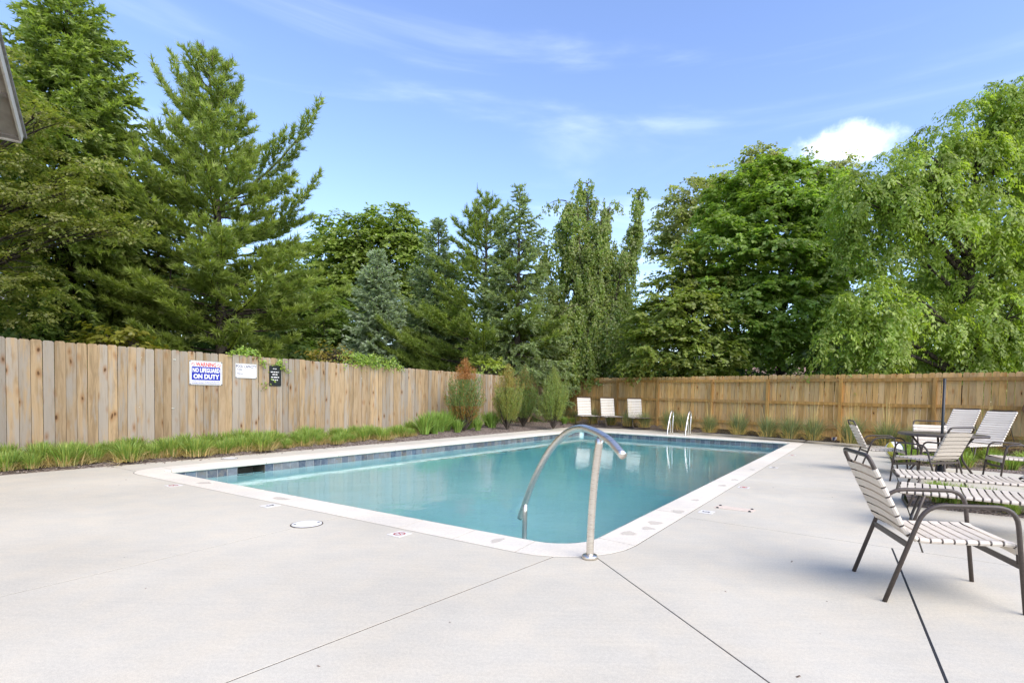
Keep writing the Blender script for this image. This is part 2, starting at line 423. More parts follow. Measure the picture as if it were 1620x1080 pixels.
# along the right side, panel after panel
cuts = [u1, 8.25, 11.2, 14.2, 17.1]
for k in range(4):
    c0, c1 = cuts[k], cuts[k + 1]
    last = k == 3
    rb = .40
    if last:
        pts = [(c0, OV1)] + [q for q in a_fr if q[1] >= OV1 - .21][::-1][::-1]
        pts = [(c0, OV1)] + a_fr[:4] + [(17.1, -1.66), (17.95, -1.62), (17.75, -.6), (17.3, rb), (c0 - .12, rb)]
    else:
        pts = [(c0, OV1), (c1, OV1), (c1 - .12, rb), (jx(rb) if k == 0 else c0 - .12, rb)]
    slabs.append(pts)
# far side and left side
slabs.append(a_fr[3:] + [(17.0, -5.2)] + [(18.85, -5.2), (18.86, -4.0), (17.97, -1.68), (17.12, -1.70)])
slabs.append([(17.0, -5.22)] + a_fl[:4] + [(17.4, LB - .16), (18.14, -9.98), (18.53, -8.67), (18.87, -7.2), (18.85, -5.22)])
lcuts = [3.47, 7.4, 11.3, 15.2]
lslab = [q for q in a_nl if q[0] > 3.45]
slabs.append([(7.4, OV0), (7.4, LB), (un, LB)] + a_nl[:nk + 1][::-1])
slabs.append([(7.4, OV0), (11.3, OV0), (11.3, LB - .04), (7.4, LB)])
slabs.append([(11.3, OV0), (15.2, OV0), (15.2, LB - .12), (11.3, LB - .04)])
slabs.append([(15.2, OV0)] + a_fl[3:][::-1] + [(17.38, LB - .17), (15.2, LB - .12)])
# pads on the right between the planting strips
slabs.append([(jx(.4), .404), (7.45, .404), (7.45, 8.0), (jx(8.0), 8.0)])
slabs.append([(9.15, .404), (12.55, .404), (12.1, 3.0), (11.9, 8.0), (9.15, 8.0)])
deck = thing('pool_deck', None, None); structure(deck, 'pale broom-finished concrete deck around the pool')
for k, s_ in enumerate(slabs):
    if len(s_) < 3: continue
    p = inset(world_poly(s_), .0048)
    mb = MB(); top = p; n = len(p)
    bev = inset(p, .0010)
    mb.add([(x, y, -.09) for x, y in p] + [(x, y, -.0010) for x, y in p] + [(x, y, 0) for x, y in bev],
           [(i, (i + 1) % n, n + (i + 1) % n, n + i) for i in range(n)] + [(n + i, n + (i + 1) % n, 2 * n + (i + 1) % n, 2 * n + i) for i in range(n)] + [tuple(range(2 * n, 3 * n))])
    mb.build('slab', M['deck'], deck)
fill = [(NEAR, LB), (17.38, LB - .17), (18.14, -9.98), (18.53, -8.67), (18.87, -7.2), (18.86, -4.0), (17.9, -1.5), (17.3, .4), (NEAR, 2.0)]
fb = MB()
fo_ = [uv(*q) for q in [(NEAR, LB + .02), (17.3, LB - .10), (18.5, -8.9), (18.8, -6.5), (18.8, -4.2), (17.3, .2), (NEAR, .2)]]
for poly in ([(NEAR, LB + .02), (OU0 + .1, LB + .02), (OU0 + .1, .3), (NEAR, 8)], [(OU1 - .1, LB), (18.4, -9.5), (18.75, -6.5), (18.75, -4.2), (17.75, -1.3), (17.2, .35), (OU1 - .1, .35)], [(OU0 + .1, LB + .02), (OU1 - .1, LB), (OU1 - .1, OV0 + .1), (OU0 + .1, OV0 + .1)], [(OU0 + .1, OV1 - .1), (OU1 - .1, OV1 - .1), (OU1 - .1, .3), (OU0 + .1, .3)]):
    p = ccw(world_poly(poly)); fb.add([(x, y, -.0022) for x, y in p], [tuple(range(len(p)))])
structure(fb.build('joint_filler', M['filler']), 'brown caulk in the joints of the concrete deck')
# the wide black expansion joint
jb = MB(); pts = []
q0, q1 = np.array(uv(1.80, jc(1.80) + .002)), np.array(uv(5.19, jc(u1) + .002))
dn = (q1 - q0) / np.linalg.norm(q1 - q0); nn = np.array([-dn[1], dn[0]]) * .0065
p = [tuple(q0 + nn), tuple(q0 - nn), tuple(q1 - nn), tuple(q1 + nn)]
jb.add([(x, y, -.0012) for x, y in ccw(p)], [(0, 1, 2, 3)])
structure(jb.build('expansion_joint', M['black_joint']), 'black expansion joint in the deck below the near armchair')

# ------------------------------------------------------------------ the pool
pool = thing('swimming_pool', None, None); structure(pool, 'rectangular in-ground pool with white coping and slate waterline tiles')
def seg_line(p, q, n): return [tuple(np.array(p) + (np.array(q) - np.array(p)) * t) for t in np.linspace(0, 1, n + 1)]
NS = (9, 10, 9, 10)                                   # stones along right, far, left, near
def stone(outer, inner):
    """One coping stone between matching points of the outer and inner outline, with a bull-nosed lip."""
    n = len(outer)
    oc = np.array(outer); ic = np.array(inner)
    # shrink a little along the run for the joint
    def trim(P):
        P = P.copy(); d0 = P[1] - P[0]; d1 = P[-2] - P[-1]
        P[0] += d0 / np.linalg.norm(d0) * .004; P[-1] += d1 / np.linalg.norm(d1) * .004; return P
    oc, ic = trim(oc), trim(ic)
    prof = [(0.012, -.06), (0.006, -.004), (.016, 0.002), (.90, .002), (.955, -.004), (.985, -.016), (1.0, -.034), (.992, -.052), (.96, -.062)]
    rows = []
    for i in range(n):
        rows.append([(*uv(*(oc[i] + (ic[i] - oc[i]) * f)), z) for f, z in prof])
    m_ = len(prof); vs = [p for r in rows for p in r]; fs = []
    for i in range(n - 1):
        for j in range(m_ - 1): fs.append((i * m_ + j, i * m_ + j + 1, (i + 1) * m_ + j + 1, (i + 1) * m_ + j))
        fs.append((i * m_ + m_ - 1, i * m_, (i + 1) * m_, (i + 1) * m_ + m_ - 1))
    fs.append(tuple(range(m_))); fs.append(tuple((n - 1) * m_ + j for j in range(m_ - 1, -1, -1)))
    mb = MB().add(vs, fs); me = mb.mesh('coping_stone', M['coping'])
    bm = bmesh.new(); bm.from_mesh(me); bmesh.ops.recalc_face_normals(bm, faces=bm.faces); bm.to_mesh(me); bm.free()
    obj('coping_stone', me, pool)
for k in range(4):
    ao, ai = o_ring[k * NARC:(k + 1) * NARC], i_ring[k * NARC:(k + 1) * NARC]
    stone(ao, ai)
    nxt = (k + 1) % 4
    so = seg_line(ao[-1], o_ring[nxt * NARC], NS[k]); si = seg_line(ai[-1], i_ring[nxt * NARC], NS[k])
    for j in range(NS[k]): stone(so[j:j + 2], si[j:j + 2])
mb = MB(); nr_ = len(o_ring)                           # mortar showing in the joints between the stones
mi = [tuple(np.array(o) + (np.array(q) - np.array(o)) * .93) for o, q in zip(o_ring, i_ring)]
mb.add([(*uv(*q), -.0006) for q in o_ring] + [(*uv(*q), -.0006) for q in mi], [(i, (i + 1) % nr_, nr_ + (i + 1) % nr_, nr_ + i) for i in range(nr_)])
M['mortar'] = m_flat('joint_mortar', (.26, .225, .18), .9); mb.build('mortar', M['mortar'], pool)
# basin: waterline at WZ, walls and a floor that falls towards the far right
WZ = -.185
def depth(u, v):
    t = np.clip((u - 5.2) / 9, 0, 1); s = np.clip((v + 8.6) / 5, 0, 1)
    d = 1.05 + 1.15 * t * t * (3 - 2 * t)
    return d
_b = NB('pool_plaster'); _c = _b.coord('Object')
_n = _b.noise(_c, .8, 6, .62, .5); _n2 = _b.noise(_c, 9, 5, .6)
_col = _b.mix(_b.rng(_n, .35, .68), (.66, .80, .79), (.58, .75, .73)); _col = _b.mix(_b.rng(_n2, .5, .75, 0, .3), _col, (.58, .72, .62))
_b.principled(_col, .8, spec=.2); M['plaster'] = _b.m
WI = .045                                              # the tile face sits back under the lip
bu0, bu1, bv0, bv1 = IU0 - WI, IU1 + WI, IV0 - WI, IV1 + WI
b_ring = rrect(bu0, bu1, bv0, bv1, (.36 + WI, .10, .10, .12), 6)
mb = MB(); nb = len(b_ring)
for i in range(nb):
    p, q = b_ring[i], b_ring[(i + 1) % nb]
    runs = [(p, q, -.06)]
    if abs(p[1] - bv0) < 1e-6 and abs(q[1] - bv0) < 1e-6:      # left wall: leave the skimmer mouth open
        runs = [(p, (5.216, bv0), -.06), ((5.216, bv0), (4.76, bv0), -.30), ((4.76, bv0), q, -.06)]
    for p_, q_, z_ in runs: mb.add([(*uv(*p_), z_), (*uv(*q_), z_), (*uv(*q_), -depth(*q_)), (*uv(*p_), -depth(*p_))], [(0, 1, 2, 3)])
mb.build('basin_wall', M['plaster'], pool)
mb = MB(); nu, nv = 40, 16
us, vs_ = np.linspace(bu0, bu1, nu), np.linspace(bv0, bv1, nv)
mb.add([(*uv(u, v), -float(depth(u, v))) for u in us for v in vs_], [(i * nv + j, i * nv + j + 1, (i + 1) * nv + j + 1, (i + 1) * nv + j) for i in range(nu - 1) for j in range(nv - 1)])
mb.build('basin_floor', M['plaster'], pool, True)
# entry steps in the near corner below the handrail
mb = MB()
for k, (r, z) in enumerate(((1.15, -.42), (.80, -.30))):
    arc = [(bu0 + .002 * k, bv1 - r - .002 * k)] + [(bu0 + r * math.sin(t), bv1 - r * math.cos(t)) for t in np.linspace(0.02, math.pi / 2 - .02, 8)] + [(bu0 + .01, bv1 - .01)]
    mb.prism(ccw(world_poly(arc)), -1.04 + .001 * k, z - .08)
mb.build('entry_steps', M['plaster'], pool)
# waterline tiles: one object each on the two walls that show, the two hidden walls as well
_b = NB('slate_tile'); _r = _b.rand(); _c = _b.coord('Object', loc=_b.new('ShaderNodeCombineXYZ', {0: _b.math('MULTIPLY', _r, 31.), 1: _b.math('MULTIPLY', _r, 17.)}).outputs[0])
_n = _b.noise(_c, 16, 6, .7, .8)
_ca = _b.mix(_b.rng(_r, .15, .9), (.055, .075, .11), (.20, .22, .24)); _cb = _b.mix(_b.math('FRACT', _b.math('MULTIPLY', _r, 5.7)), (.19, .16, .12), (.11, .15, .20))
_b.principled(_b.mix(_b.rng(_n, .38, .62), _ca, _cb), .35, spec=.5, normal=_b.bump(_n, .3, .004)); M['tile'] = _b.m
M['grout'] = m_flat('tile_grout', (.50, .50, .47), .8)
TS = .152
tile_me = MB(); h = TS / 2 - .003
tile_me.add([(-h, 0, -h), (h, 0, -h), (h, 0, h), (-h, 0, h), (-h + .004, -.006, -h + .004), (h - .004, -.006, -h + .004), (h - .004, -.006, h - .004), (-h + .004, -.006, h - .004)],
            [(0, 1, 5, 4), (1, 2, 6, 5), (2, 3, 7, 6), (3, 0, 4, 7), (4, 5, 6, 7)])
tile_me = tile_me.mesh('waterline_tile', M['tile'])
TZ = -.060 - TS / 2
g_mb = MB()
SKIM = (4.76, 5.216)                                    # the skimmer mouth in the left wall
for (p, q, skim) in (((bu0 + .041, bv0), (bu1 - .1, bv0), True), ((bu1, bv0 + .1), (bu1, bv1 - .1), False)):
    P, Q = np.array(p), np.array(q); L = np.linalg.norm(Q - P); n = int(L / TS); d = (Q - P) / L
    inward = np.array([0, 1]) if skim else np.array([-1, 0])
    for k in range(n):
        c = P + d * (k + .5) * TS
        if skim and SKIM[0] < c[0] < SKIM[1]: continue
        w = np.array(uv(*(c + inward * .004))); e = np.array(uv(*(c + inward))) - np.array(uv(*c))
        ang = math.atan2(e[1], e[0]) + math.pi / 2    # local -Y looks into the pool
        o = obj('waterline_tile', tile_me, pool, (w[0], w[1], TZ), (0, 0, ang))
    a, b2 = P + inward * .0035, Q + inward * .0035
    runs = [(a, b2)] if not skim else [(a, np.array([SKIM[0], a[1]])), (np.array([SKIM[1], a[1]]), b2)]
    for s0, s1 in runs: g_mb.add([(*uv(*s0), -.058), (*uv(*s1), -.058), (*uv(*s1), -.058 - TS - .006), (*uv(*s0), -.058 - TS - .006)], [(0, 1, 2, 3)])
g_mb.build('grout', M['grout'], pool)
# skimmer mouth: a dark recess
mb = MB(); sv = bv0 - .004
def sk(u, v, z): return (*uv(u, v), z)
mb.add([sk(SKIM[0], bv0 + .004, -.062), sk(SKIM[1], bv0 + .004, -.062), sk(SKIM[1], bv0 + .004, -.30), sk(SKIM[0], bv0 + .004, -.30),
        sk(SKIM[0], bv0 - .35, -.062), sk(SKIM[1], bv0 - .35, -.062), sk(SKIM[1], bv0 - .35, -.30), sk(SKIM[0], bv0 - .35, -.30)],
       [(0, 1, 5, 4), (3, 2, 6, 7), (4, 5, 6, 7), (0, 4, 7, 3), (1, 5, 6, 2)])
M['skimmer'] = m_flat('skimmer_throat', (.11, .10, .075), .7); mb.build('skimmer_mouth', M['skimmer'], pool)
# water
_b = NB('water'); _c = _b.coord('Object')
_w1 = _b.noise(_b.coord('Object', (1, 1, 1), (0, 0, .3)), 2.6, 3, .5, .4); _w2 = _b.noise(_c, 11, 2, .5)
_nrm = _b.bump(_b.math('ADD', _w1, _b.math('MULTIPLY', _w2, .30)), .085, .05)
_mx = _b.new('ShaderNodeBsdfGlass', {'Color': (1, 1, 1, 1), 'Roughness': .0, 'IOR': 1.33, 'Normal': _nrm})
_va = _b.new('ShaderNodeVolumeAbsorption', {'Color': (.22, .80, .86, 1), 'Density': .37})
_b.l.new(_mx.outputs[0], _b.out.inputs['Surface']); _b.l.new(_va.outputs[0], _b.out.inputs['Volume']); M['water'] = _b.m
w_ring = rrect(bu0 - .02, bu1 + .02, bv0 - .02, bv1 + .02, (.40, .12, .12, .14), 6)
mb = MB(); wp = ccw(world_poly(w_ring)); nw = len(wp)
mb.add([(x, y, WZ) for x, y in wp] + [(x, y, -2.6) for x, y in wp], [tuple(range(nw)), tuple(range(2 * nw - 1, nw - 1, -1))] + [((i + 1) % nw, i, nw + i, nw + (i + 1) % nw) for i in range(nw)])
structure(mb.build('pool_water', M['water']), 'still turquoise water filling the pool')

# ------------------------------------------------------------------ planting beds
def soft_bed(name, front, back, z0, z1, label, nu=60, nv=14, seed=1):
    """A mounded sheet of mulch between two matching polylines (world xy)."""
    r = np.random.default_rng(seed)
    def resample(P, n):
        P = np.array(P); d = np.r_[0, np.cumsum(np.linalg.norm(np.diff(P, axis=0), axis=1))]
        t = np.linspace(0, d[-1], n); return np.c_[np.interp(t, d, P[:, 0]), np.interp(t, d, P[:, 1])]
    F, B = resample(front, nu), resample(back, nu); mb = MB(); vs = []
    for i in range(nu):
        for j in range(nv):
            t = j / (nv - 1); p = F[i] + (B[i] - F[i]) * t
            z = z0 + (z1 - z0) * min(1, t * 1.25) ** .8 + (.018 * r.standard_normal() if 0 < j < nv - 1 else 0)
            if j == 0: z = z0 - .03
            vs.append((p[0], p[1], z))
    mb.add(vs, [(i * nv + j, (i + 1) * nv + j, (i + 1) * nv + j + 1, i * nv + j + 1) for i in range(nu - 1) for j in range(nv - 1)])
    structure(mb.build(name, M['mulch'], None, True), label)
    return F, B
LF0 = np.array([-8.489, 8.189]); LFD = np.array([.47487, .88006]); LFN = np.array([.88006, -.47487])   # left fence: start, run, normal towards the pool
FF0 = np.array([2.867, 21.53]); FFD = np.array([.66826, -.74393]); FFN = np.array([-.74393, -.66826])  # far fence
CORNER = LF0 + LFD * 18.45
def lf(s, off=0.0): return LF0 + LFD * s + LFN * off
def ff(t, off=0.0): return FF0 + FFD * t + FFN * off
bedL = soft_bed('mulch_bed', [uv(-3, LB), uv(3.6, LB), uv(10, LB), uv(15.2, LB - .12), uv(17.4, LB - .17)], [lf(-6.5, -.4), lf(0, -.4), lf(7, -.4), lf(13, -.4), tuple(CORNER + np.array([.1, -.2]))], .005, .10, 'dark bark mulch bed along the left fence', 90, 16, 2)
bedF = soft_bed('mulch_bed', [uv(17.4, LB - .17), uv(18.14, -9.98), uv(18.53, -8.67), uv(18.87, -7.2), uv(18.86, -4.0), uv(17.95, -1.6), uv(17.75, -.6), uv(17.3, .4), uv(16.6, 3.0), uv(15.8, 6)], [tuple(CORNER + np.array([.1, -.2])), ff(-3, -.4), ff(-1.5, -.4), ff(0, -.4), ff(4, -.4), ff(7, -.4), ff(8.2, -.4), ff(9.4, -.4), ff(12, -.4), ff(15.5, -.4)], .005, .20, 'brown mulch bed along the far fence', 80, 14, 3)
def flat_bed(poly, label, seed):
    p = world_poly(poly); mb = MB(); n = len(p)
    r = np.random.default_rng(seed)
    a, b2, c, d = [np.array(q) for q in p]; N_, K = 26, 18; vs = []
    for i in range(N_):
        for j in range(K):
            s, t = i / (N_ - 1), j / (K - 1); q = (1 - s) * (1 - t) * a + s * (1 - t) * b2 + s * t * c + (1 - s) * t * d
            e = i in (0, N_ - 1) or j in (0, K - 1); vs.append((q[0], q[1], -.02 if e else .015 + .012 * r.standard_normal()))
    mb.add(vs, [(i * K + j, (i + 1) * K + j, (i + 1) * K + j + 1, i * K + j + 1) for i in range(N_ - 1) for j in range(K - 1)])
    structure(mb.build('planting_strip', M['mulch'], None, True), label)
flat_bed([(7.46, .44), (9.14, .44), (9.14, 6.5), (7.46, 6.5)], 'mulched planting strip under the reclined loungers', 5)
flat_bed([(12.58, .42), (17.2, .44), (16.5, 3.0), (11.9, 6.0)], 'mulched planting strip behind the patio table', 6)

# loose bark chips over the beds
def chips(name, n, sampler, label, size=(.02, .055), seed=4):
    r = np.random.default_rng(seed); P = np.array([sampler(r) for _ in range(n)])
    L = r.uniform(*size, n); W = L * r.uniform(.25, .5, n); T = L * .16
    az = r.uniform(0, 6.28, n); tilt = r.uniform(-.5, .5, n)
    dx = np.c_[np.cos(az) * np.cos(tilt), np.sin(az) * np.cos(tilt), np.sin(tilt)]; dy = np.c_[-np.sin(az), np.cos(az), r.uniform(-.35, .35, n)]
    dz = np.cross(dx, dy)
    base = np.array([[-1, -1, -1], [1, -.7, -1], [.8, 1, -1], [-.9, .8, -1], [-.9, -.9, 1], [.9, -.6, 1], [.75, .9, 1], [-.8, .75, 1]])
    vs = P[:, None, :] + base[None, :, 0, None] * dx[:, None] * L[:, None, None] / 2 + base[None, :, 1, None] * dy[:, None] * W[:, None, None] / 2 + base[None, :, 2, None] * dz[:, None] * T[:, None, None] / 2
    F = np.array([[4, 5, 6, 7], [0, 1, 5, 4], [1, 2, 6, 5], [2, 3, 7, 6], [3, 0, 4, 7]])
    mesh_from(name, vs.reshape(-1, 3), (F[None] + 8 * np.arange(n)[:, None, None]).reshape(-1, 4), M['chip'], None, None, label, kind='stuff')
def mesh_from(name, vs, quads, m, parent=None, colors=None, label=None, kind=None, smooth=False):
    """Quads (or triangles) as one mesh, fast; colours are per vertex."""
    me = bpy.data.meshes.new(name); nq = len(quads); fs = quads.shape[1]
    me.vertices.add(len(vs)); me.vertices.foreach_set('co', np.asarray(vs, np.float32).ravel())
    me.loops.add(nq * fs); me.loops.foreach_set('vertex_index', np.asarray(quads, np.int32).ravel())
    me.polygons.add(nq); me.polygons.foreach_set('loop_start', np.arange(0, nq * fs, fs, dtype=np.int32)); me.polygons.foreach_set('loop_total', np.full(nq, fs, np.int32))
    if colors is not None:
        at_ = me.color_attributes.new('tint', 'FLOAT_COLOR', 'POINT'); c4 = np.ones((len(vs), 4), np.float32); c4[:, :3] = colors; at_.data.foreach_set('color', c4.ravel())
    me.materials.append(m); me.update(calc_edges=True)
    if name == '_mesh': return me
    o = obj(name, me, parent); tag(o, label, kind=kind); return o
def bed_sampler(F, B, z0, z1, t0=.02, t1=.95):
    n = len(F)
    def f(r):
        i = r.uniform(0, n - 1.001); k = int(i); t = r.uniform(t0, t1)
        p = F[k] + (F[k + 1] - F[k]) * (i - k); q = B[k] + (B[k + 1] - B[k]) * (i - k); w = p + (q - p) * t
        return (w[0], w[1], z0 + (z1 - z0) * min(1, t * 1.25) ** .8 + .012)
    return f
chips('bark_chips', 6500, bed_sampler(*bedL, .005, .10, .0), 'loose bark chips on the left planting bed', seed=4)
chips('bark_chips', 5000, bed_sampler(*bedF, .005, .20, .0), 'loose bark chips on the far planting bed', seed=8)
def spill(r):
    u = r.choice([r.uniform(3.8, 7.5), r.uniform(3, 17)]); return (*uv(u, LB + abs(r.normal(0, .10))), .006)
chips('spilled_mulch', 160, spill, 'crumbs of mulch spilled over the deck edge', (.012, .04), 9)
def fleck(r):
    while True:
        u, v = r.uniform(-1, 17.2), r.uniform(-9.7, .35)
        if u < 3.2 or v > -1.55: return (*uv(u, v), .003)
chips('deck_debris', 38, fleck, 'scattered dark specks and leaf bits on the deck', (.008, .026), 12)

# ------------------------------------------------------------------ fences
def dog_ear(w, h, t, ear=.022, name='plank', m=None):
    mb = MB(); a = w / 2
    prof = [(-a, 0), (a, 0), (a, h - ear * 1.1), (a - ear, h), (-a + ear, h), (-a, h - ear * 1.1)]; n = 6
    mb.add([(x, -t / 2, z) for x, z in prof] + [(x, t / 2, z) for x, z in prof], [tuple(range(n)), tuple(range(2 * n - 1, n - 1, -1))] + [((i + 1) % n, i, n + i, n + (i + 1) % n) for i in range(n)])
    return mb.mesh(name, m)
r = np.random.default_rng(21)
fence1 = thing('wooden_fence', 'tan dog-eared board fence running down the left of the pool', 'fence', (*lf(0), .08), math.atan2(LFD[1], LFD[0]))
planks = [dog_ear(.1375, 1.83, .018, .02, 'plank', M['board']) for _ in range(3)]
s = -5.0; k = 0
while s < 18.3:
    o = obj('plank', planks[k % 3], fence1, (s + .07, r.normal(0, .0025), r.normal(0, .007) - .02 * 0), (r.normal(0, .003), r.normal(0, .002), r.normal(0, .012)))
    s += .1425 + r.uniform(0, .003); k += 1
for z in (.25, .95, 1.6):
    MB().box((6.65, .04 + .03, z), (23.3, .04, .09)).build('rail', M['rail'], fence1)
for k in range(10):
    MB().box((-4.6 + 2.4 * k, .14, .85), (.09, .09, 1.7)).build('post', M['rail'], fence1)
for sx, sz in ((1.838, 1.65), (2.379, 1.652), (1.798, .738), (2.348, .715)):          # clips of a sign that is gone
    mb = MB(); mb.box((sx, -.013, sz), (.045, .006, .016)); mb.lathe([(.009, -.001), (.009, .004), (.004, .007)], 10, (sx - .008, -.016, sz)); mb.build('sign_clip', M['steel'], fence1)

fence2 = thing('wooden_fence', 'brown board fence with posts and rails showing, behind the far end', 'fence', (*ff(0), .18), math.atan2(FFD[1], FFD[0]))
planks = [dog_ear(.135, 1.82, .017, .024, 'plank', M['board_far']) for _ in range(3)]
s = -3.9; k = 0
while s < 15.6:
    obj('plank', planks[k % 3], fence2, (s + .07, .03 + r.normal(0, .002), r.normal(0, .010)), (r.normal(0, .004), r.normal(0, .004), r.normal(0, .012)))
    s += .1415 + r.uniform(-.0005, .006); k += 1
posts = [-2.9, -.49, 1.58, 3.9, 5.92, 8.12, 10.4, 12.75, 15.0]
for a, b2 in zip([-3.9] + posts, posts + [15.6]):
    for z in (.255, .965, 1.655):
        MB().box(((a + b2) / 2, -.002 - .019 + r.normal(0, .002), z + r.normal(0, .006)), (b2 - a - .092, .038, .085)).build('rail', M['rail'], fence2)
for a in posts: MB().box((a, -.05 + .03, .80), (.088, .088, 1.80)).build('post', M['rail'], fence2)

# ------------------------------------------------------------------ signs on the left fence
def text_mesh(txt, size, m, bold=0.0, sx=1.0, align='CENTER', depth_=.0006):
    cu = bpy.data.curves.new('lettering', 'FONT'); cu.body = txt; cu.size = size; cu.align_x = align; cu.align_y = 'CENTER'; cu.offset = bold; cu.extrude = depth_; cu.resolution_u = 2
    o = bpy.data.objects.new('lettering', cu); COL.objects.link(o)
    me = bpy.data.meshes.new_from_object(o.evaluated_get(bpy.context.evaluated_depsgraph_get())); bpy.data.objects.remove(o)
    me.transform(Matrix.Diagonal((sx, 1, 1, 1))); me.materials.clear(); me.materials.append(m); return me
M['sign_white'] = m_flat('sign_white', (.78, .77, .76), .4, 0, .03); M['sign_red'] = m_flat('sign_red', (.60, .03, .03), .45, 0, .05)
M['sign_blue'] = m_flat('sign_blue', (.012, .022, .33), .4, 0, .05); M['sign_black'] = m_flat('sign_black', (.012, .013, .012), .4, 0, .1); M['ink'] = m_flat('sign_ink', (.03, .035, .10), .5)
M['sign_edge'] = m_flat('sign_frame', (.55, .54, .52), .5, .3, .1)
def on_fence(s_, z): p = lf(s_, .016); return (p[0], p[1], z)
SIGN_ROT = math.atan2(LFD[1], LFD[0])
def sign(name, label, s0, s1, z0, z1):
    return thing(name, label, 'sign', on_fence((s0 + s1) / 2, (z0 + z1) / 2), SIGN_ROT), s1 - s0, z1 - z0
def panel(mb, w, h, y=-.004, t=.004, r_=.012, x=0, z=0):
    pts = round_path([(-w / 2, 0, -h / 2 + .0001), (-w / 2, 0, h / 2), (w / 2, 0, h / 2), (w / 2, 0, -h / 2), (-w / 2, 0, -h / 2)][0:5], r_, 4)
    pts = pts[:-1]; n = len(pts)
    mb.add([(p[0] + x, y, p[2] + z) for p in pts] + [(p[0] + x, y - t, p[2] + z) for p in pts], [tuple(range(n)), tuple(range(2 * n - 1, n - 1, -1))] + [((i + 1) % n, i, n + i, n + (i + 1) % n) for i in range(n)]); return mb
def letters(parent, txt, size, m, x, z, y, bold=0.0, sx=1.0, align='CENTER', name='lettering'):
    return obj(name, text_mesh(txt, size, m, bold, sx, align), parent, (x, y, z), (math.pi / 2, 0, 0))
def ban_symbol(parent, x, z, y, rad, m):
    mb = MB(); mb.tube([(x + rad * math.cos(t), y, z + rad * math.sin(t)) for t in np.linspace(0, 2 * math.pi, 20, endpoint=False)], rad * .14, 4, True)
    mb.tube([(x - rad * .7, y, z + rad * .7), (x + rad * .7, y, z - rad * .7)], rad * .13, 4); mb.build('ban_symbol', m, parent)
t, w, h = sign('warning_sign', 'white, red and blue warning sign about the missing lifeguard', 2.635, 3.272, 1.256, 1.741)
fr = MB(); panel(fr, w, h).build('frame', M['sign_edge'], t); panel(MB(), w - .05, h - .05, -.0085, .002).build('face', M['sign_white'], t)
panel(MB(), w - .085, .268, -.0108, .001, .02, 0, -.012).build('blue_field', M['sign_blue'], t)
letters(t, 'WARNING', .112, M['sign_red'], 0, .165, -.0125, .003, .72); ban_symbol(t, -.248, .165, -.012, .03, M['sign_red']); ban_symbol(t, .248, .165, -.012, .03, M['sign_red'])
letters(t, 'NO LIFEGUARD', .118, M['sign_white'], 0, .048, -.0135, .004, .63); letters(t, 'ON DUTY', .125, M['sign_white'], 0, -.075, -.0135, .005, .86)
panel(MB(), w - .085, .055, -.0108, .001, .006, 0, -.188).build('white_strip', M['sign_white'], t)
def print_line(parent, x0, x1, z, h_, m, seed, y=-.0128):
    """A line of print too small to read: word-long dashes."""
    r_ = np.random.default_rng(seed); mb = MB(); x_ = x0
    while x_ < x1 - .008:
        l_ = min(r_.uniform(.6, 2.6) * h_ * 1.6, x1 - x_); mb.box((x_ + l_ / 2, y, z), (l_, .0012, h_)); x_ += l_ + h_ * .7
    mb.build('fine_print', m, parent)
print_line(t, -.265, .265, -.172, .011, M['sign_blue'], 1); print_line(t, -.265, .265, -.203, .011, M['sign_blue'], 2)
for sx_ in (-1, 1):
    for sz_ in (-1, 1): MB().lathe([(.011, 0), (.011, .004), (.004, .007)], 10).build('screw', M['black_metal'], t).matrix_local = Matrix.Translation((sx_ * (w / 2 - .014), -.008, sz_ * (h / 2 - .014))) @ Matrix.Rotation(math.pi / 2, 4, 'X')
t, w, h = sign('capacity_sign', 'small white sign headed pool capacity', 3.54, 4.01, 1.426, 1.738)
panel(MB(), w, h).build('frame', M['sign_edge'], t); panel(MB(), w - .03, h - .03, -.0085, .002).build('face', M['sign_white'], t)
letters(t, 'POOL CAPACITY', .088, M['ink'], 0, .093, -.0118, .0015, .66); letters(t, 'NUMBER', .035, M['ink'], -.205, .025, -.0118, .0008, .9, 'LEFT'); letters(t, 'OF', .03, M['ink'], -.15, -.02, -.0118, .0008, .9); letters(t, 'PERSONS', .035, M['ink'], -.205, -.062, -.0118, .0008, .9, 'LEFT')
for sx_ in (-1, 1): MB().lathe([(.010, 0), (.010, .004), (.004, .007)], 10).build('screw', M['black_metal'], t).matrix_local = Matrix.Translation((sx_ * (w / 2 - .016), -.008, -(h / 2 - .016))) @ Matrix.Rotation(math.pi / 2, 4, 'X')
t, w, h = sign('rules_sign', 'small black sign with white lines half hidden by vine', 4.297, 4.588, 1.277, 1.734)
panel(MB(), w, h, r_=.025).build('face', M['sign_black'], t)
for k, (a, b2, z, h_) in enumerate(((-.06, .03, .16, .012), (-.11, .08, .085, .020), (-.07, .05, .03, .020), (-.10, .09, -.03, .022), (-.10, .06, -.09, .020))): print_line(t, a, b2, z, h_, M['sign_white'], 5 + k, -.0092)

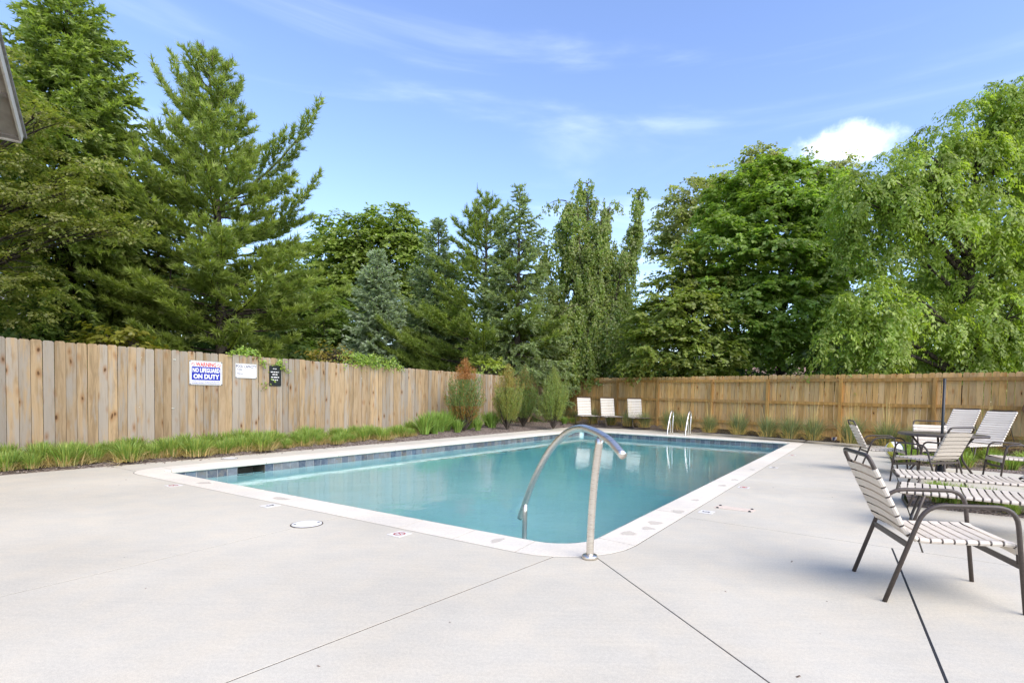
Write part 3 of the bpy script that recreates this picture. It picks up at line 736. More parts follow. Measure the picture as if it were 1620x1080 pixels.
# ------------------------------------------------------------------ pool fittings
def bent_rail(name, label, base, head, arch, post, post2, rad, group=None, flange=True):
    """A grab rail in the vertical plane through base with heading head; profiles are (distance, height)."""
    t = thing(name, label, 'handrail', (base[0], base[1], .002), math.atan2(head[1], head[0]), group)
    def curve(P, n=22):
        P = np.array(P); d = np.r_[0, np.cumsum(np.linalg.norm(np.diff(P, axis=0), axis=1))]
        # Catmull-Rom
        out = []
        Q = np.vstack([2 * P[0] - P[1], P, 2 * P[-1] - P[-2]])
        for i in range(1, len(Q) - 2):
            for u_ in np.linspace(0, 1, 6, endpoint=False):
                a, b2, c, e = Q[i - 1], Q[i], Q[i + 1], Q[i + 2]
                out.append(.5 * ((2 * b2) + (-a + c) * u_ + (2 * a - 5 * b2 + 4 * c - e) * u_ ** 2 + (-a + 3 * b2 - 3 * c + e) * u_ ** 3))
        out.append(P[-1]); return [(p[0], 0, p[1]) for p in out]
    MB().tube(curve(arch), rad, 14).build('handrail', M['steel'], t, True)
    MB().tube(curve(post), rad * .98, 14).build('post', M['steel'], t, True)
    MB().tube(curve(post2), rad * .8, 12).build('post', M['steel'], t, True)
    if flange: MB().lathe([(rad * 2.05, 0), (rad * 2.05, .018), (rad * 1.85, .026), (rad * 1.02, .028)], 24).build('flange', M['steel'], t, True)
    return t
hd = np.array([-.56, 1.09]); hd /= np.linalg.norm(hd)
bent_rail('handrail', 'arched stainless handrail at the near corner of the pool', (.28, 3.91), hd,
          [(-.40, .805), (-.22, .895), (0, .945), (.21, .952), (.45, .88), (.72, .71), (1.0, .435), (1.18, .20), (1.30, .02)],
          [(0, 0), (-.01, .3), (-.045, .62), (-.10, .90)], [(1.20, -.9), (1.195, -.3), (1.185, .18)], .0285)
M['ladder'] = M['steel']
for k, (cu, cv) in enumerate(((17.42, -5.72), (17.36, -5.10))):
    x, y = uv(cu, cv); hh = -U * 1.0
    bent_rail('grab_rail', ('polished grab rail of the far ladder, the one closer to the loungers', 'polished grab rail of the far ladder, the one closer to the grasses')[k], (x, y), hh,
              [(-.05, .60), (-.02, .74), (.08, .78), (.22, .70), (.38, .45), (.50, .18), (.55, -.02)], [(0, 0), (0, .3), (-.03, .55), (-.05, .62)], [(.22, -.0), (.23, .22), (.27, .44), (.33, .52)], .024, 'grab rails at the far end of the pool', False)

def disc_lid(name, label, u, v, r_, z=0.0):
    x, y = uv(u, v); t = thing(name, label, 'lid', (x, y, z + .001))
    MB().lathe([(r_, 0), (r_, .0045), (r_ - .004, .0055), (r_ - .006, .0015)], 32).build('rim', M['filler'], t)
    MB().lathe([(r_ - .010, .002), (r_ - .010, .006), (r_ - .016, .0075)], 32).build('cover', M['white_plastic'], t)
    for a in (0.6, 3.6): MB().lathe([(.011, .0074), (.011, .0086)], 10, (r_ * .72 * math.cos(a), r_ * .72 * math.sin(a), 0)).build('finger_hole', M['black_joint'], t)
    return t
disc_lid('skimmer_lid', 'round white lid set in the concrete in front of the pool', 2.945, -4.305, .135)
disc_lid('skimmer_lid', 'round white lid between the mulch bed and the left coping', 4.98, -9.42, .125)
M['marker_white'] = m_flat('marker_tile', (.74, .72, .69), .35); M['marker_red'] = m_flat('marker_red', (.42, .05, .035), .45); M['marker_black'] = m_flat('marker_black', (.03, .03, .03), .45)
def marker(label, u, v, kind, rot, faded=False):
    x, y = uv(u, v); t = thing('deck_marker', label, 'marker', (x, y, .0015), rot)
    h = .074; MB().prism([(-h, -h), (h, -h), (h, h), (-h, h)], 0, .003).build('tile', M['marker_white'], t)
    if kind == 'ban':
        mb = MB(); R = .05
        n = 24
        ring = lambda q: [(q * math.cos(a), q * math.sin(a), .0045) for a in np.linspace(0, 2 * math.pi, n, endpoint=False)]
        mb.add(ring(R) + ring(R - .010), [(i, (i + 1) % n, n + (i + 1) % n, n + i) for i in range(n)])
        for a in (.785,):
            c, s_ = math.cos(a), math.sin(a); mb.add([(-R * c - .004 * s_, -R * s_ + .004 * c, .0050), (-R * c + .004 * s_, -R * s_ - .004 * c, .0050), (R * c + .004 * s_, R * s_ - .004 * c, .0050), (R * c - .004 * s_, R * s_ + .004 * c, .0050)], [(0, 1, 2, 3)])
        mb.build('symbol', M['marker_red'], t)
        fg = MB(); fg.tube([(-.02, .012, .004), (.0, .004, .004), (.028, -.016, .004)], .004, 5); fg.build('diver_figure', M['marker_red'], t)
    elif kind == 'marks':
        mb = MB()
        for a_ in (-.045, -.015, .018, .048): mb.box((a_, .01 * math.sin(a_ * 90), .0045), (.016, .03, .001))
        mb.build('worn_marks', M['marker_black'], t)
    else:
        o = obj('lettering', text_mesh(kind, .105, M['marker_black'], .002, .95), t, (0, 0, .0042))
    return t
RA = math.atan2(V[1], V[0])
marker('white tile with red ban symbol at the left end of the near coping', 3.19, -7.28, 'ban', RA)
marker('white tile with black depth figure at the near coping', 3.20, -5.29, '3', RA)
marker('white tile with red ban symbol between the round lid and the handrail', 3.18, -3.39, 'ban', RA)
marker('white tile with black depth figure beside the tan patch on the right deck', 5.66, -1.46, '5', RA + math.pi / 2)
marker('white tile with red ban symbol beside the middle of the right coping', 7.57, -1.46, 'ban', RA + math.pi / 2)
marker('white tile with worn black marks towards the far end of the right coping', 10.18, -1.46, 'marks', RA + math.pi / 2)
marker('white tile with red ban symbol nearest the far right corner of the pool', 12.75, -1.46, 'ban', RA + math.pi / 2)
x, y = uv(6.03, -1.25); t = thing('anchor_patch', 'tan rectangular patch with four bolts in the right deck', 'patch', (x, y, .001), RA)
M['patch'] = m_flat('patch_mortar', (.60, .50, .41), .9, 0, .1, 20); MB().prism([(-.21, -.085), (.2, -.075), (.21, .08), (-.2, .085)], 0, .0025).build('mortar', M['patch'], t)
for sx_ in (-.17, .17):
    for sy_ in (-.07, .07): MB().lathe([(.016, 0), (.016, .006), (.008, .012)], 10, (sx_, sy_, 0)).build('bolt', M['black_metal'], t)
# damp stains on the coping
_b = NB('damp_stain'); _c = _b.coord('Object'); _a = _b.new('ShaderNodeVertexColor'); _a.layer_name = 'tint'
_d = _b.new('ShaderNodeBsdfDiffuse', {'Color': (.585, .545, .475, 1)}); _t = _b.new('ShaderNodeBsdfTransparent')
_f = _b.rng(_b.math('ADD', _b.new('ShaderNodeSeparateColor', {0: _a.outputs['Color']}).outputs[0], _b.math('MULTIPLY', _b.math('SUBTRACT', _b.noise(_c, 14, 4), .5), .5)), .05, .45, 0, .5)
_mx = _b.new('ShaderNodeMixShader', {0: _f}); _b.l.new(_t.outputs[0], _mx.inputs[1]); _b.l.new(_d.outputs[0], _mx.inputs[2]); _b.l.new(_mx.outputs[0], _b.out.inputs[0]); M['stain'] = _b.m
def stain(u, v, a, b2, seed, z=.0042):
    r_ = np.random.default_rng(seed); n = 18; vs = [(*uv(u, v), z)]; cs = [(1, 1, 1)]
    for k in range(n):
        t_ = 2 * math.pi * k / n; f = 1 + .12 * math.sin(3 * t_ + seed) + r_.uniform(-.06, .06)
        vs.append((*uv(u + a * f * math.cos(t_), v + b2 * f * math.sin(t_)), z)); cs.append((0, 0, 0))
    me = bpy.data.meshes.new('damp_stain'); me.from_pydata(vs, [], [(0, 1 + k, 1 + (k + 1) % n) for k in range(n)])
    ca = me.color_attributes.new('tint', 'FLOAT_COLOR', 'POINT')
    for i, c in enumerate(cs): ca.data[i].color = (*c, 1)
    me.materials.append(M['stain']); obj('damp_stain', me, pool)
for k, (u, v, a, b2) in enumerate(((4.35, -1.80, .10, .085), (4.62, -1.72, .08, .075), (4.86, -1.74, .10, .09), (5.5, -1.72, .10, .08), (6.25, -1.75, .07, .06), (7.55, -1.74, .10, .07), (8.2, -1.72, .10, .07), (3.5, -7.2, .09, .13), (3.48, -5.55, .07, .16), (9.6, -1.72, .08, .06), (3.5, -2.6, .10, .05), (16.95, -1.6, .28, .16))): stain(u, v, a, b2, k + 3, .0042 if k < 11 else .0062)

# ------------------------------------------------------------------ strap furniture
def strap_mesh(W, tube_r, wid=.052, name='strap', m=None, sag=.010):
    """A vinyl strap wrapped round two parallel tubes W apart: local x along the tubes, y across, z up."""
    a = tube_r + .0028; n = 5; prof = []
    for t in np.linspace(-math.pi / 2, math.pi / 2, n): prof.append((W / 2 + a * math.cos(t), a * math.sin(t)))
    for t in (.5, 0, -.5): prof.append((W * t * .8, a - sag * (1 - abs(t) * 1.2)))
    for t in np.linspace(math.pi / 2, 3 * math.pi / 2, n): prof.append((-W / 2 + a * math.cos(t), a * math.sin(t)))
    for t in (-.5, 0, .5): prof.append((W * t * .8, -a + .006))
    k = len(prof); h = wid / 2; e = .002
    mb = MB()
    rows = [(-h, .985), (-h + e, 1), (h - e, 1), (h, .985)]
    vs = [(x, y * s_, z * s_) for x, s_ in rows for y, z in prof]
    fs = [(i * k + j, i * k + (j + 1) % k, (i + 1) * k + (j + 1) % k, (i + 1) * k + j) for i in range(3) for j in range(k)]
    mb.add(vs, fs); return mb.mesh(name, m, False)
def along(path, step, start=0.0, end=None):
    """Points and tangents at even steps along a polyline in the x-z plane."""
    P = np.array(path); d = np.r_[0, np.cumsum(np.linalg.norm(np.diff(P, axis=0), axis=1))]
    end = d[-1] if end is None else end; out = []
    s_ = start
    while s_ <= end + 1e-6:
        p = np.array([np.interp(s_, d, P[:, i]) for i in range(2)]); q = np.array([np.interp(min(s_ + .02, d[-1]), d, P[:, i]) for i in range(2)]); o_ = np.array([np.interp(max(s_ - .02, 0), d, P[:, i]) for i in range(2)])
        tg = q - o_; tg /= np.linalg.norm(tg); out.append((p, tg)); s_ += step
    return out
def put_straps(parent, me, path, step, start, end):
    for p, tg in along(path, step, start, end):
        ang = math.atan2(tg[1], tg[0]); o = obj('strap', me, parent, (p[0], 0, p[1]), (0, -ang, 0))
TR = .0135
def xz(path, y): return [(p[0], y, p[1]) for p in path]
def make_armchair(name, label, strap_m):
    t = thing(name, label, 'chair'); W = .50; hw = W / 2; fw = .29
    loop = round_path([(-.36, 0, 0), (-.165, 0, .60), (.30, 0, .615), (.37, 0, 0)], .11, 7)
    for s_ in (-1, 1): MB().tube([(p[0], s_ * fw, p[2]) for p in loop], TR, 10).build('arm_frame', M['frame'], t, True)
    seat = [(p[0], p[2]) for p in round_path([(.345, 0, .285), (.335, 0, .395), (-.23, 0, .375), (-.47, 0, .875)], .10, 7)]
    back_top = seat[-1]
    full = xz(seat, hw) + [(back_top[0], -hw, back_top[1])][:0]
    ring = round_path([(*seat[0][:1], hw, seat[0][1])] + [(p[0], hw, p[1]) for p in seat[1:-1]] + [(back_top[0], hw, back_top[1]), (back_top[0], -hw, back_top[1])] + [(p[0], -hw, p[1]) for p in seat[-2:0:-1]] + [(seat[0][0], -hw, seat[0][1])], .055, 5)
    MB().tube(ring, TR, 8).build('seat_frame', M['frame'], t, True)
    MB().box((-.245, 0, .352), (.012, 2 * fw, .034)).build('rear_crossbar', M['frame'], t)
    MB().box((.352, 0, .270), (.012, 2 * fw, .034)).build('front_crossbar', M['frame'], t)
    me = strap_mesh(W, TR, .0535, 'strap', strap_m)
    d = np.r_[0, np.cumsum(np.linalg.norm(np.diff(np.array(seat), axis=0), axis=1))][-1]
    put_straps(t, me, seat, .0625, .075, d - .10)
    return t
def make_lounger(name, label, strap_m, back_deg, W=.62, seat_len=1.24, back_len=.76, hgt=.36):
    """Local x runs from the foot end to the head end."""
    t = thing(name, label, 'lounger'); hw = W / 2
    a = math.radians(back_deg); hx = seat_len
    bx, bz = hx + back_len * math.cos(a), hgt + back_len * math.sin(a)
    rail = round_path([(hx + .55, hw, hgt - .03), (hx, hw, hgt - .03), (hx - .06, hw, hgt), (.0, hw, hgt), (.0, -hw, hgt), (hx - .06, -hw, hgt), (hx, -hw, hgt - .03), (hx + .55, -hw, hgt - .03)], .05, 5)
    MB().tube(rail, TR, 8).build('seat_frame', M['frame'], t, True)
    back = round_path([(hx, hw - .035, hgt), (bx, hw - .035, bz), (bx, -hw + .035, bz), (hx, -hw + .035, hgt)], .06, 5)
    MB().tube(back, TR, 8).build('back_frame', M['frame'], t, True)
    for x0, lean in ((.22, -.10), (hx + .10, .10)):
        leg = round_path([(x0, hw + .02, hgt - .01), (x0 + lean, hw + .02, TR), (x0 + lean, -hw - .02, TR), (x0, -hw - .02, hgt - .01)], .12, 7)
        MB().tube(leg, TR, 8).build('leg', M['frame'], t, True)
    for s_ in (-1, 1):
        y = s_ * (hw - .035); m_ = (hx + back_len * .55 * math.cos(a), hgt + back_len * .55 * math.sin(a))
        MB().tube([(m_[0], y, m_[1]), (min(hx + .5, m_[0] + .30), y + s_ * .03, hgt - .03)], .008, 6).build('back_stay', M['frame'], t)
    MB().tube([(hx + .5, hw, hgt - .03), (hx + .5, -hw, hgt - .03)], TR * .9, 8).build('crossbar', M['frame'], t, True)
    put_straps(t, strap_mesh(W, TR, .049, 'strap', strap_m), [(0, hgt), (hx, hgt)], .0625, .05, hx - .04)
    put_straps(t, strap_mesh(W - .07, TR, .048, 'strap', strap_m), [(hx, hgt), (bx, bz)], .0625, .05, back_len - .055)
    return t
def place(o, x, y, z, heading):
    o.location = (x, y, z); o.rotation_euler = (0, 0, math.atan2(heading[1], heading[0])); return o
def relabel(o, label): o['label'] = label; return o
GA = 'strap armchairs on the right deck'
c0 = make_armchair('armchair', 'strap armchair standing alone on the open deck, facing right', M['strap']); tag(c0, group=GA)
place(c0, 2.435, 3.385, 0, (.974, -.225))
TX, TY = 6.30, 8.65                                     # the patio table
def armchair(label, x, y, heading): return place(relabel(copy_tree(c0), label), x, y, 0, heading)
armchair('strap armchair with its back to the viewer, in front of the patio table', 5.58, 7.92, (-.33, .945))
armchair('strap armchair seen from the side, left of the patio table', 5.72, 9.35, (.93, -.30))
armchair('strap armchair facing the viewer across the patio table', 6.95, 9.75, (-.42, -.9))
armchair('strap armchair right of the patio table, facing it', 7.20, 8.20, (-.92, .30))
t = thing('patio_table', 'round brown patio table with black umbrella pole between the armchairs', 'table', (TX, TY, 0))
MB().lathe([(.58, .685), (.61, .69), (.615, .715), (.605, .725), (.0, .727)], 40).build('tabletop', M['table'], t)
for k in range(4):
    a = math.pi / 4 + k * math.pi / 2 + .3; c, s_ = math.cos(a), math.sin(a)
    MB().tube(round_path([(.42 * c, .42 * s_, .685), (.22 * c, .22 * s_, .40), (.48 * c, .48 * s_, 0.0)], .2, 6), .017, 8).build('leg', M['frame'], t, True)
MB().tube([(.235 * math.cos(a), .235 * math.sin(a), .40) for a in np.linspace(0, 2 * math.pi, 20, endpoint=False)], .011, 6, True).build('stretcher_ring', M['frame'], t, True)
t = thing('umbrella_pole', 'tall black umbrella pole without canopy, rising through the patio table', 'pole', (TX, TY, 0))
MB().tube([(0, 0, .06), (0, 0, 1.62)], .021, 12).build('pole', M['black_metal'], t, True)
MB().lathe([(.22, 0), (.22, .03), (.20, .055), (.05, .075), (.04, .20), (.026, .20)], 28).build('base', M['black_metal'], t, True)

GL = 'strap sun loungers'
l0 = make_lounger('sun_lounger', 'flat strap lounger directly behind the near armchair', M['strap'], 38, .66); tag(l0, group=GL)
x, y = uv(6.36, .26); place(l0, x, y, 0, (V[0] * .998 - U[0] * .06, V[1] * .998 - U[1] * .06))
l1 = relabel(copy_tree(l0), 'flat strap lounger with its back slightly raised, in front of the patio table'); x, y = uv(7.62, .27); place(l1, x, y, 0, V + U * .05)
l2 = make_lounger('sun_lounger', 'raised strap lounger at the far fence, the one nearer the umbrella pole', M['strap_mid'], 50, .60, back_len=.92); tag(l2, group=GL)
l3 = relabel(copy_tree(l2), 'raised strap lounger at the far fence, the one at the right edge')
def head_at(o, px, py, Y, heading, z, seat_len=1.24):
    """Place a lounger so that the foot of its backrest comes to a spot Y metres ahead."""
    p = at(px, py, Y); h = np.array(heading); h = h / np.linalg.norm(h); q = p[:2] - h * seat_len; place(o, q[0], q[1], z, h)
head_at(l2, 1509, 690, 12.2, (.86, .51), .04); head_at(l3, 1560, 697, 11.2, (.90, .43), .02)
l4 = make_lounger('sun_lounger', 'pale lounger at the far end of the pool, beside the juniper', M['strap_light'], 76, .60, hgt=.40, back_len=.74, seat_len=.80); tag(l4, group=GL)
head_at(l4, 925, 657, 20.9, (-.28, .96), .05, .80)
l5 = relabel(copy_tree(l4), 'pale lounger at the far end of the pool, middle of the three'); head_at(l5, 962, 658, 20.7, (-.26, .96), .05, .80)
l6 = relabel(copy_tree(l4), 'pale lounger at the far end of the pool, closest to the ladder'); head_at(l6, 1005, 659, 20.3, (-.20, .98), .05, .80)

# ------------------------------------------------------------------ balls, folded umbrella
def ball(name, label, loc, rad, cols, seg=24, spin=.8):
    b = NB(name + '_vinyl'); b.m.name = name + '_vinyl'
    mb = MB(); me = bpy.data.meshes.new(name); bm = bmesh.new(); bmesh.ops.create_uvsphere(bm, u_segments=seg, v_segments=14, radius=rad)
    for k, c in enumerate(cols): pass
    bm.to_mesh(me); bm.free()
    mats = []
    for k, c in enumerate(cols):
        m_ = m_flat(f'{name}_panel', c, .35, 0, .04, 10, .5); me.materials.append(m_)
    for p in me.polygons:
        a = math.atan2(p.center.y, p.center.x) % (2 * math.pi); p.material_index = int(a / (2 * math.pi) * len(cols)) % len(cols); p.use_smooth = True
    bpy.data.materials.remove(b.m)
    o = obj(name, me, None, loc); o.rotation_euler = (.25, .3, spin); return tag(o, label, 'ball')
p = at(1415, 694, 11.6); ball('beach_ball', 'yellow, white and blue beach ball behind the side-on armchair', (p[0], p[1], .19), .175, [(.55, .48, .05), (.75, .74, .72), (.03, .10, .35), (.75, .74, .72), (.55, .06, .04), (.75, .74, .72)], 24, 3.3)
p = at(1320, 694, 15.9); ball('toy_ball', 'small red, white and blue ball at the bed edge below the far fence', (p[0], p[1], .12), .115, [(.55, .05, .05), (.75, .74, .74), (.04, .07, .30), (.75, .74, .74)] * 3, 24)
p = at(1642, 640, 12.1)
t = thing('folded_umbrella', 'folded tan patio umbrella at the right edge of the picture', 'umbrella', (p[0], p[1], 0))
MB().tube([(0, 0, .05), (0, 0, 2.45)], .02, 10).build('pole', M['black_metal'], t, True)
MB().lathe([(.24, 0), (.24, .04), (.05, .07), (.04, .2)], 24).build('base', M['black_metal'], t, True)
M['umbrella'] = m_flat('umbrella_cloth', (.36, .21, .12), .9, 0, .15, 8)
mb = MB(); n = 24; prof = [(.21, 1.02), (.24, 1.06), (.19, 1.3), (.13, 1.7), (.09, 2.1), (.05, 2.4), (.02, 2.45)]
mb.add([(rr * (1 + .22 * math.cos(6 * a)) * math.cos(a), rr * (1 + .22 * math.cos(6 * a)) * math.sin(a), z + .04 * math.cos(6 * a) * (z < 1.1)) for rr, z in prof for a in np.linspace(0, 2 * math.pi, n, endpoint=False)],
       [(i * n + k, i * n + (k + 1) % n, (i + 1) * n + (k + 1) % n, (i + 1) * n + k) for i in range(len(prof) - 1) for k in range(n)])
mb.build('canopy', M['umbrella'], t, True)

# ------------------------------------------------------------------ foliage tools
def unit(a): return a / (np.linalg.norm(a, axis=-1, keepdims=True) + 1e-9)
def leaf_quads(C, D, N_, L, Wd, col, r, kite=.45):
    """One kite-shaped quad per leaf: base C, direction D, face normal N."""
    D = unit(D); S = unit(np.cross(D, N_)); n = len(C)
    L = np.broadcast_to(L, (n,))[:, None]; Wd = np.broadcast_to(Wd, (n,))[:, None]
    v = np.stack([C, C + D * L * kite + S * Wd * .5, C + D * L, C + D * L * kite - S * Wd * .5], 1)
    return v.reshape(-1, 3), np.repeat(col, 4, 0)
def needle_tris(C, D, N_, L, Wd, col):
    D = unit(D); S = unit(np.cross(D, N_)); L = L[:, None]; Wd = Wd[:, None]
    v = np.stack([C - S * Wd * .5, C + S * Wd * .5, C + D * L], 1); return v.reshape(-1, 3), np.repeat(col, 3, 0)
def leaf_object(name, parts, m, parent, label=None, kind=None, mesh_only=False, k=4):
    vs = np.concatenate([p[0] for p in parts]); cs = np.concatenate([p[1] for p in parts])
    q = np.arange(len(vs), dtype=np.int32).reshape(-1, k)
    return mesh_from('_mesh' if mesh_only else name, vs, q, m, parent, cs, label, kind)
def tint(base, n, r, var=.18, hue=.10):
    base = np.array(base); k = 1 + var * r.standard_normal((n, 1)); h = 1 + hue * r.standard_normal((n, 1)) * np.array([[1, .15, .5]])
    return np.clip(base * k * h, .004, .9)

# ---- grass-like clumps
def clump_mesh(seed, n, hgt, spread, wid, cols, droop=.5, dead=None, dead_n=0, stalks=0):
    r = np.random.default_rng(seed); parts = []
    def blades(n, h, sp, w, base, var, dr):
        az = r.uniform(0, 2 * math.pi, n); lean = np.abs(r.normal(0, .5, n)) * sp + .05
        L = h * r.uniform(.6, 1.08, n); o = np.c_[np.cos(az), np.sin(az), np.zeros(n)]
        root = o * (r.uniform(0, .09, n) * sp * 2)[:, None]; side = np.c_[-np.sin(az), np.cos(az), np.zeros(n)]
        side = unit(side + .5 * r.standard_normal((n, 3)) * [1, 1, 0]); ts = (0, .4, .75, 1.0); rows = []
        for t in ts:
            out = lean * (t * .55 + dr * t * t * 1.3); up = t - dr * .55 * lean * t * t * 1.2
            p = root + o * (out * L)[:, None] + np.array([0, 0, 1]) * (up * L)[:, None]
            ww = w * (1 - t ** 2.2) * .5 + .0006; rows.append((p - side * ww, p + side * ww))
        c = tint(base, n, r, var)
        for i in range(3):
            v = np.stack([rows[i][0], rows[i][1], rows[i + 1][1], rows[i + 1][0]], 1).reshape(-1, 3); parts.append((v, np.repeat(c, 4, 0)))
    k = n // len(cols)
    for c in cols: blades(k, hgt, spread, wid, c, .16, droop)
    if dead_n: blades(dead_n, hgt * .62, spread * 1.9, wid * .9, dead, .2, droop * 1.7)
    if stalks:
        blades(stalks, hgt * 1.75, spread * .45, wid * .9, (.17, .145, .08), .15, droop * .3)
    return leaf_object('_', parts, M['blade'], None, mesh_only=True)
G1 = (.060, .098, .024); G2 = (.048, .084, .022); G3 = (.078, .110, .030); STRAW = (.125, .112, .064)
lir = [clump_mesh(40 + k, 330, .30, .66, .011, (G1, G2, G3), .55, STRAW, 240) for k in range(5)]
day = [clump_mesh(60 + k, 300, .50, .55, .020, (G1, G2, (.055, .10, .024)), .6) for k in range(4)]
oat = [clump_mesh(80 + k, 480, .66, .75, .009, ((.062, .080, .048), (.050, .072, .045), (.075, .088, .046)), .45, (.14, .118, .055), 190, 34) for k in range(4)]
small = [clump_mesh(95 + k, 220, .30, .6, .013, (G3, (.082, .125, .03), G1), .6, STRAW, 30) for k in range(3)]
r = np.random.default_rng(33)
def clump(name, meshes, label, cat, group, x, y, z, sc):
    o = obj(name, meshes[int(r.integers(len(meshes)))], None, (x, y, z), (0, 0, r.uniform(0, 6.28))); o.scale = (sc * r.uniform(.9, 1.12), sc * r.uniform(.9, 1.12), sc); return tag(o, label, cat, group)
LT = 'tufted green grass clump with straw at its foot, along the left fence'
for row, (off, s0, s1, step) in enumerate(((1.18, -1.6, 7.8, .31), (.74, -1.4, 8.6, .34), (1.46, -1.8, 6.2, .33))):
    s_ = s0
    while s_ < s1:
        p = lf(s_ + r.normal(0, .07), off + r.normal(0, .07)); zz = .10 - .06 * (off - .4)
        clump('grass_clump', lir, LT, 'grass clump', 'grass clumps along the left fence', p[0], p[1], zz, r.uniform(.68, 1.22)); s_ += step * r.uniform(.7, 1.3)
for k, s_ in enumerate(np.arange(7.9, 12.3, .52)):
    p = lf(s_ + r.normal(0, .08), .95 + r.normal(0, .16) - .02 * k); clump('daylily_clump', day, 'broad-leaved green daylily clump in the row left of the junipers', 'plant', 'daylilies left of the junipers', p[0], p[1], .07, r.uniform(1.05, 1.4))
for k, s_ in enumerate((8.3, 9.3, 10.3)):
    p = lf(s_, 1.35); clump('daylily_clump', day, 'broad-leaved green daylily clump in the row left of the junipers', 'plant', 'daylilies left of the junipers', p[0], p[1], .05, .85)
p = np.array(at(893, 668, 21.2)); clump('daylily_clump', day, 'low green plant at the corner beside the far loungers', 'plant', None, p[0], p[1], .06, .7)
p = np.array(at(905, 668, 21.6)); clump('grass_clump', lir, 'small green tuft behind the first far lounger', 'grass clump', None, p[0], p[1], .08, .9)
tt = -3.1
while tt < 14.5:
    p = ff(tt + r.normal(0, .08), .78 + r.normal(0, .12)); clump('oat_grass', oat, 'blue-green ornamental grass with dry stalks along the far fence', 'grass clump', 'ornamental grasses along the far fence', p[0], p[1], .09, r.uniform(.85, 1.2)); tt += r.uniform(.55, 1.15)
def on_strip(u, v, sc): x, y = uv(u, v); clump('grass_clump', small, 'short bright green tuft in the mulched strips by the loungers and table', 'grass clump', 'green tufts in the right planting strips', x, y, .01, sc)
for k in range(26): on_strip(7.55 + 1.5 * r.random(), .55 + 2.4 * r.random(), r.uniform(.45, .75))
for k in range(46): on_strip(12.7 + 2.6 * r.random() ** 1.2, .55 + 3.2 * r.random(), r.uniform(.7, 1.15))
for k in range(5): on_strip(13.1 + 1.3 * r.random(), .55 + .5 * r.random(), r.uniform(.9, 1.2))

# ---- upright junipers in the left bed
def juniper(label, x, y, z, H, R, seed, green, brown=None, brown_at=None):
    r = np.random.default_rng(seed); t = thing('juniper', label, 'shrub', (x, y, z)); mb = MB(); parts = []
    nb = 210
    for k in range(nb):
        az = r.uniform(0, 6.28); h = H * (1 - .62 * r.random() ** 1.1) * r.uniform(.92, 1.04) if k > 10 else H * r.uniform(.86, 1.0); q = h / H
        lean = R * (r.random() ** .55) * (1.0 if q < .75 else max(.10, (1 - q) / .25 * .9))
        o = np.array([math.cos(az), math.sin(az), 0]); tip = o * lean + np.array([0, 0, h])
        mid = o * lean * .75 + np.array([0, 0, h * .46]); pts = np.array(bez((0, 0, 0), mid, tip, 12))
        if k < 46: mb.tube([(p[0] + o[1] * .01, p[1], p[2]) for p in pts[:9]], np.linspace(.016, .004, 9), 5)
        seg = pts[4:]; m_ = 110
        ii = r.uniform(0, len(seg) - 1.001, m_); a = ii.astype(int); P = seg[a] + (seg[a + 1] - seg[a]) * (ii - a)[:, None] + r.normal(0, .028, (m_, 3)); T = unit(seg[a + 1] - seg[a])
        D = unit(T + .55 * r.standard_normal((m_, 3)) * .6); Nn = unit(r.standard_normal((m_, 3)))
        c = tint(green, m_, r, .2) if r.random() > .5 else tint(np.array(green) * [1.25, 1.1, 1.0], m_, r, .2)
        if brown is not None:
            f = np.array([brown_at(p) for p in P]); sel = r.random(m_) < f; c[sel] = tint(brown, int(sel.sum()), r, .2)
        parts.append(leaf_quads(P, D, Nn, r.uniform(.05, .095, m_), .011, c, r))
    leaf_object('foliage', parts, M['needle'], t); mb.build('stem', M['bark'], t)
JG = (.060, .085, .030)
def jspot(px, Y): q = at(px, 640, Y); return q[0], q[1]
x, y = jspot(735, 16.4); juniper('vase-shaped juniper with a rust-brown dead top', x, y, .05, 2.24, .64, 101, (.042, .075, .030), (.105, .056, .022), lambda p: 1.0 if p[2] > 1.55 and abs(p[0]) < .34 else (.55 if p[2] < .75 else .16))
x, y = jspot(803, 17.6); juniper('olive-green juniper with a yellowed tip, second from the left', x, y, .05, 2.12, .54, 102, JG, (.10, .085, .028), lambda p: .75 if p[2] > 1.35 else .12)
x, y = jspot(829, 19.2); juniper('slim green juniper half hidden behind its neighbour', x, y, .05, 2.16, .52, 103, (.042, .072, .026), (.075, .055, .024), lambda p: .4 if p[2] > 1.3 else .08)
x, y = jspot(876, 18.6); juniper('full green juniper nearest the fence corner', x, y, .05, 2.08, .58, 104, (.062, .090, .032))

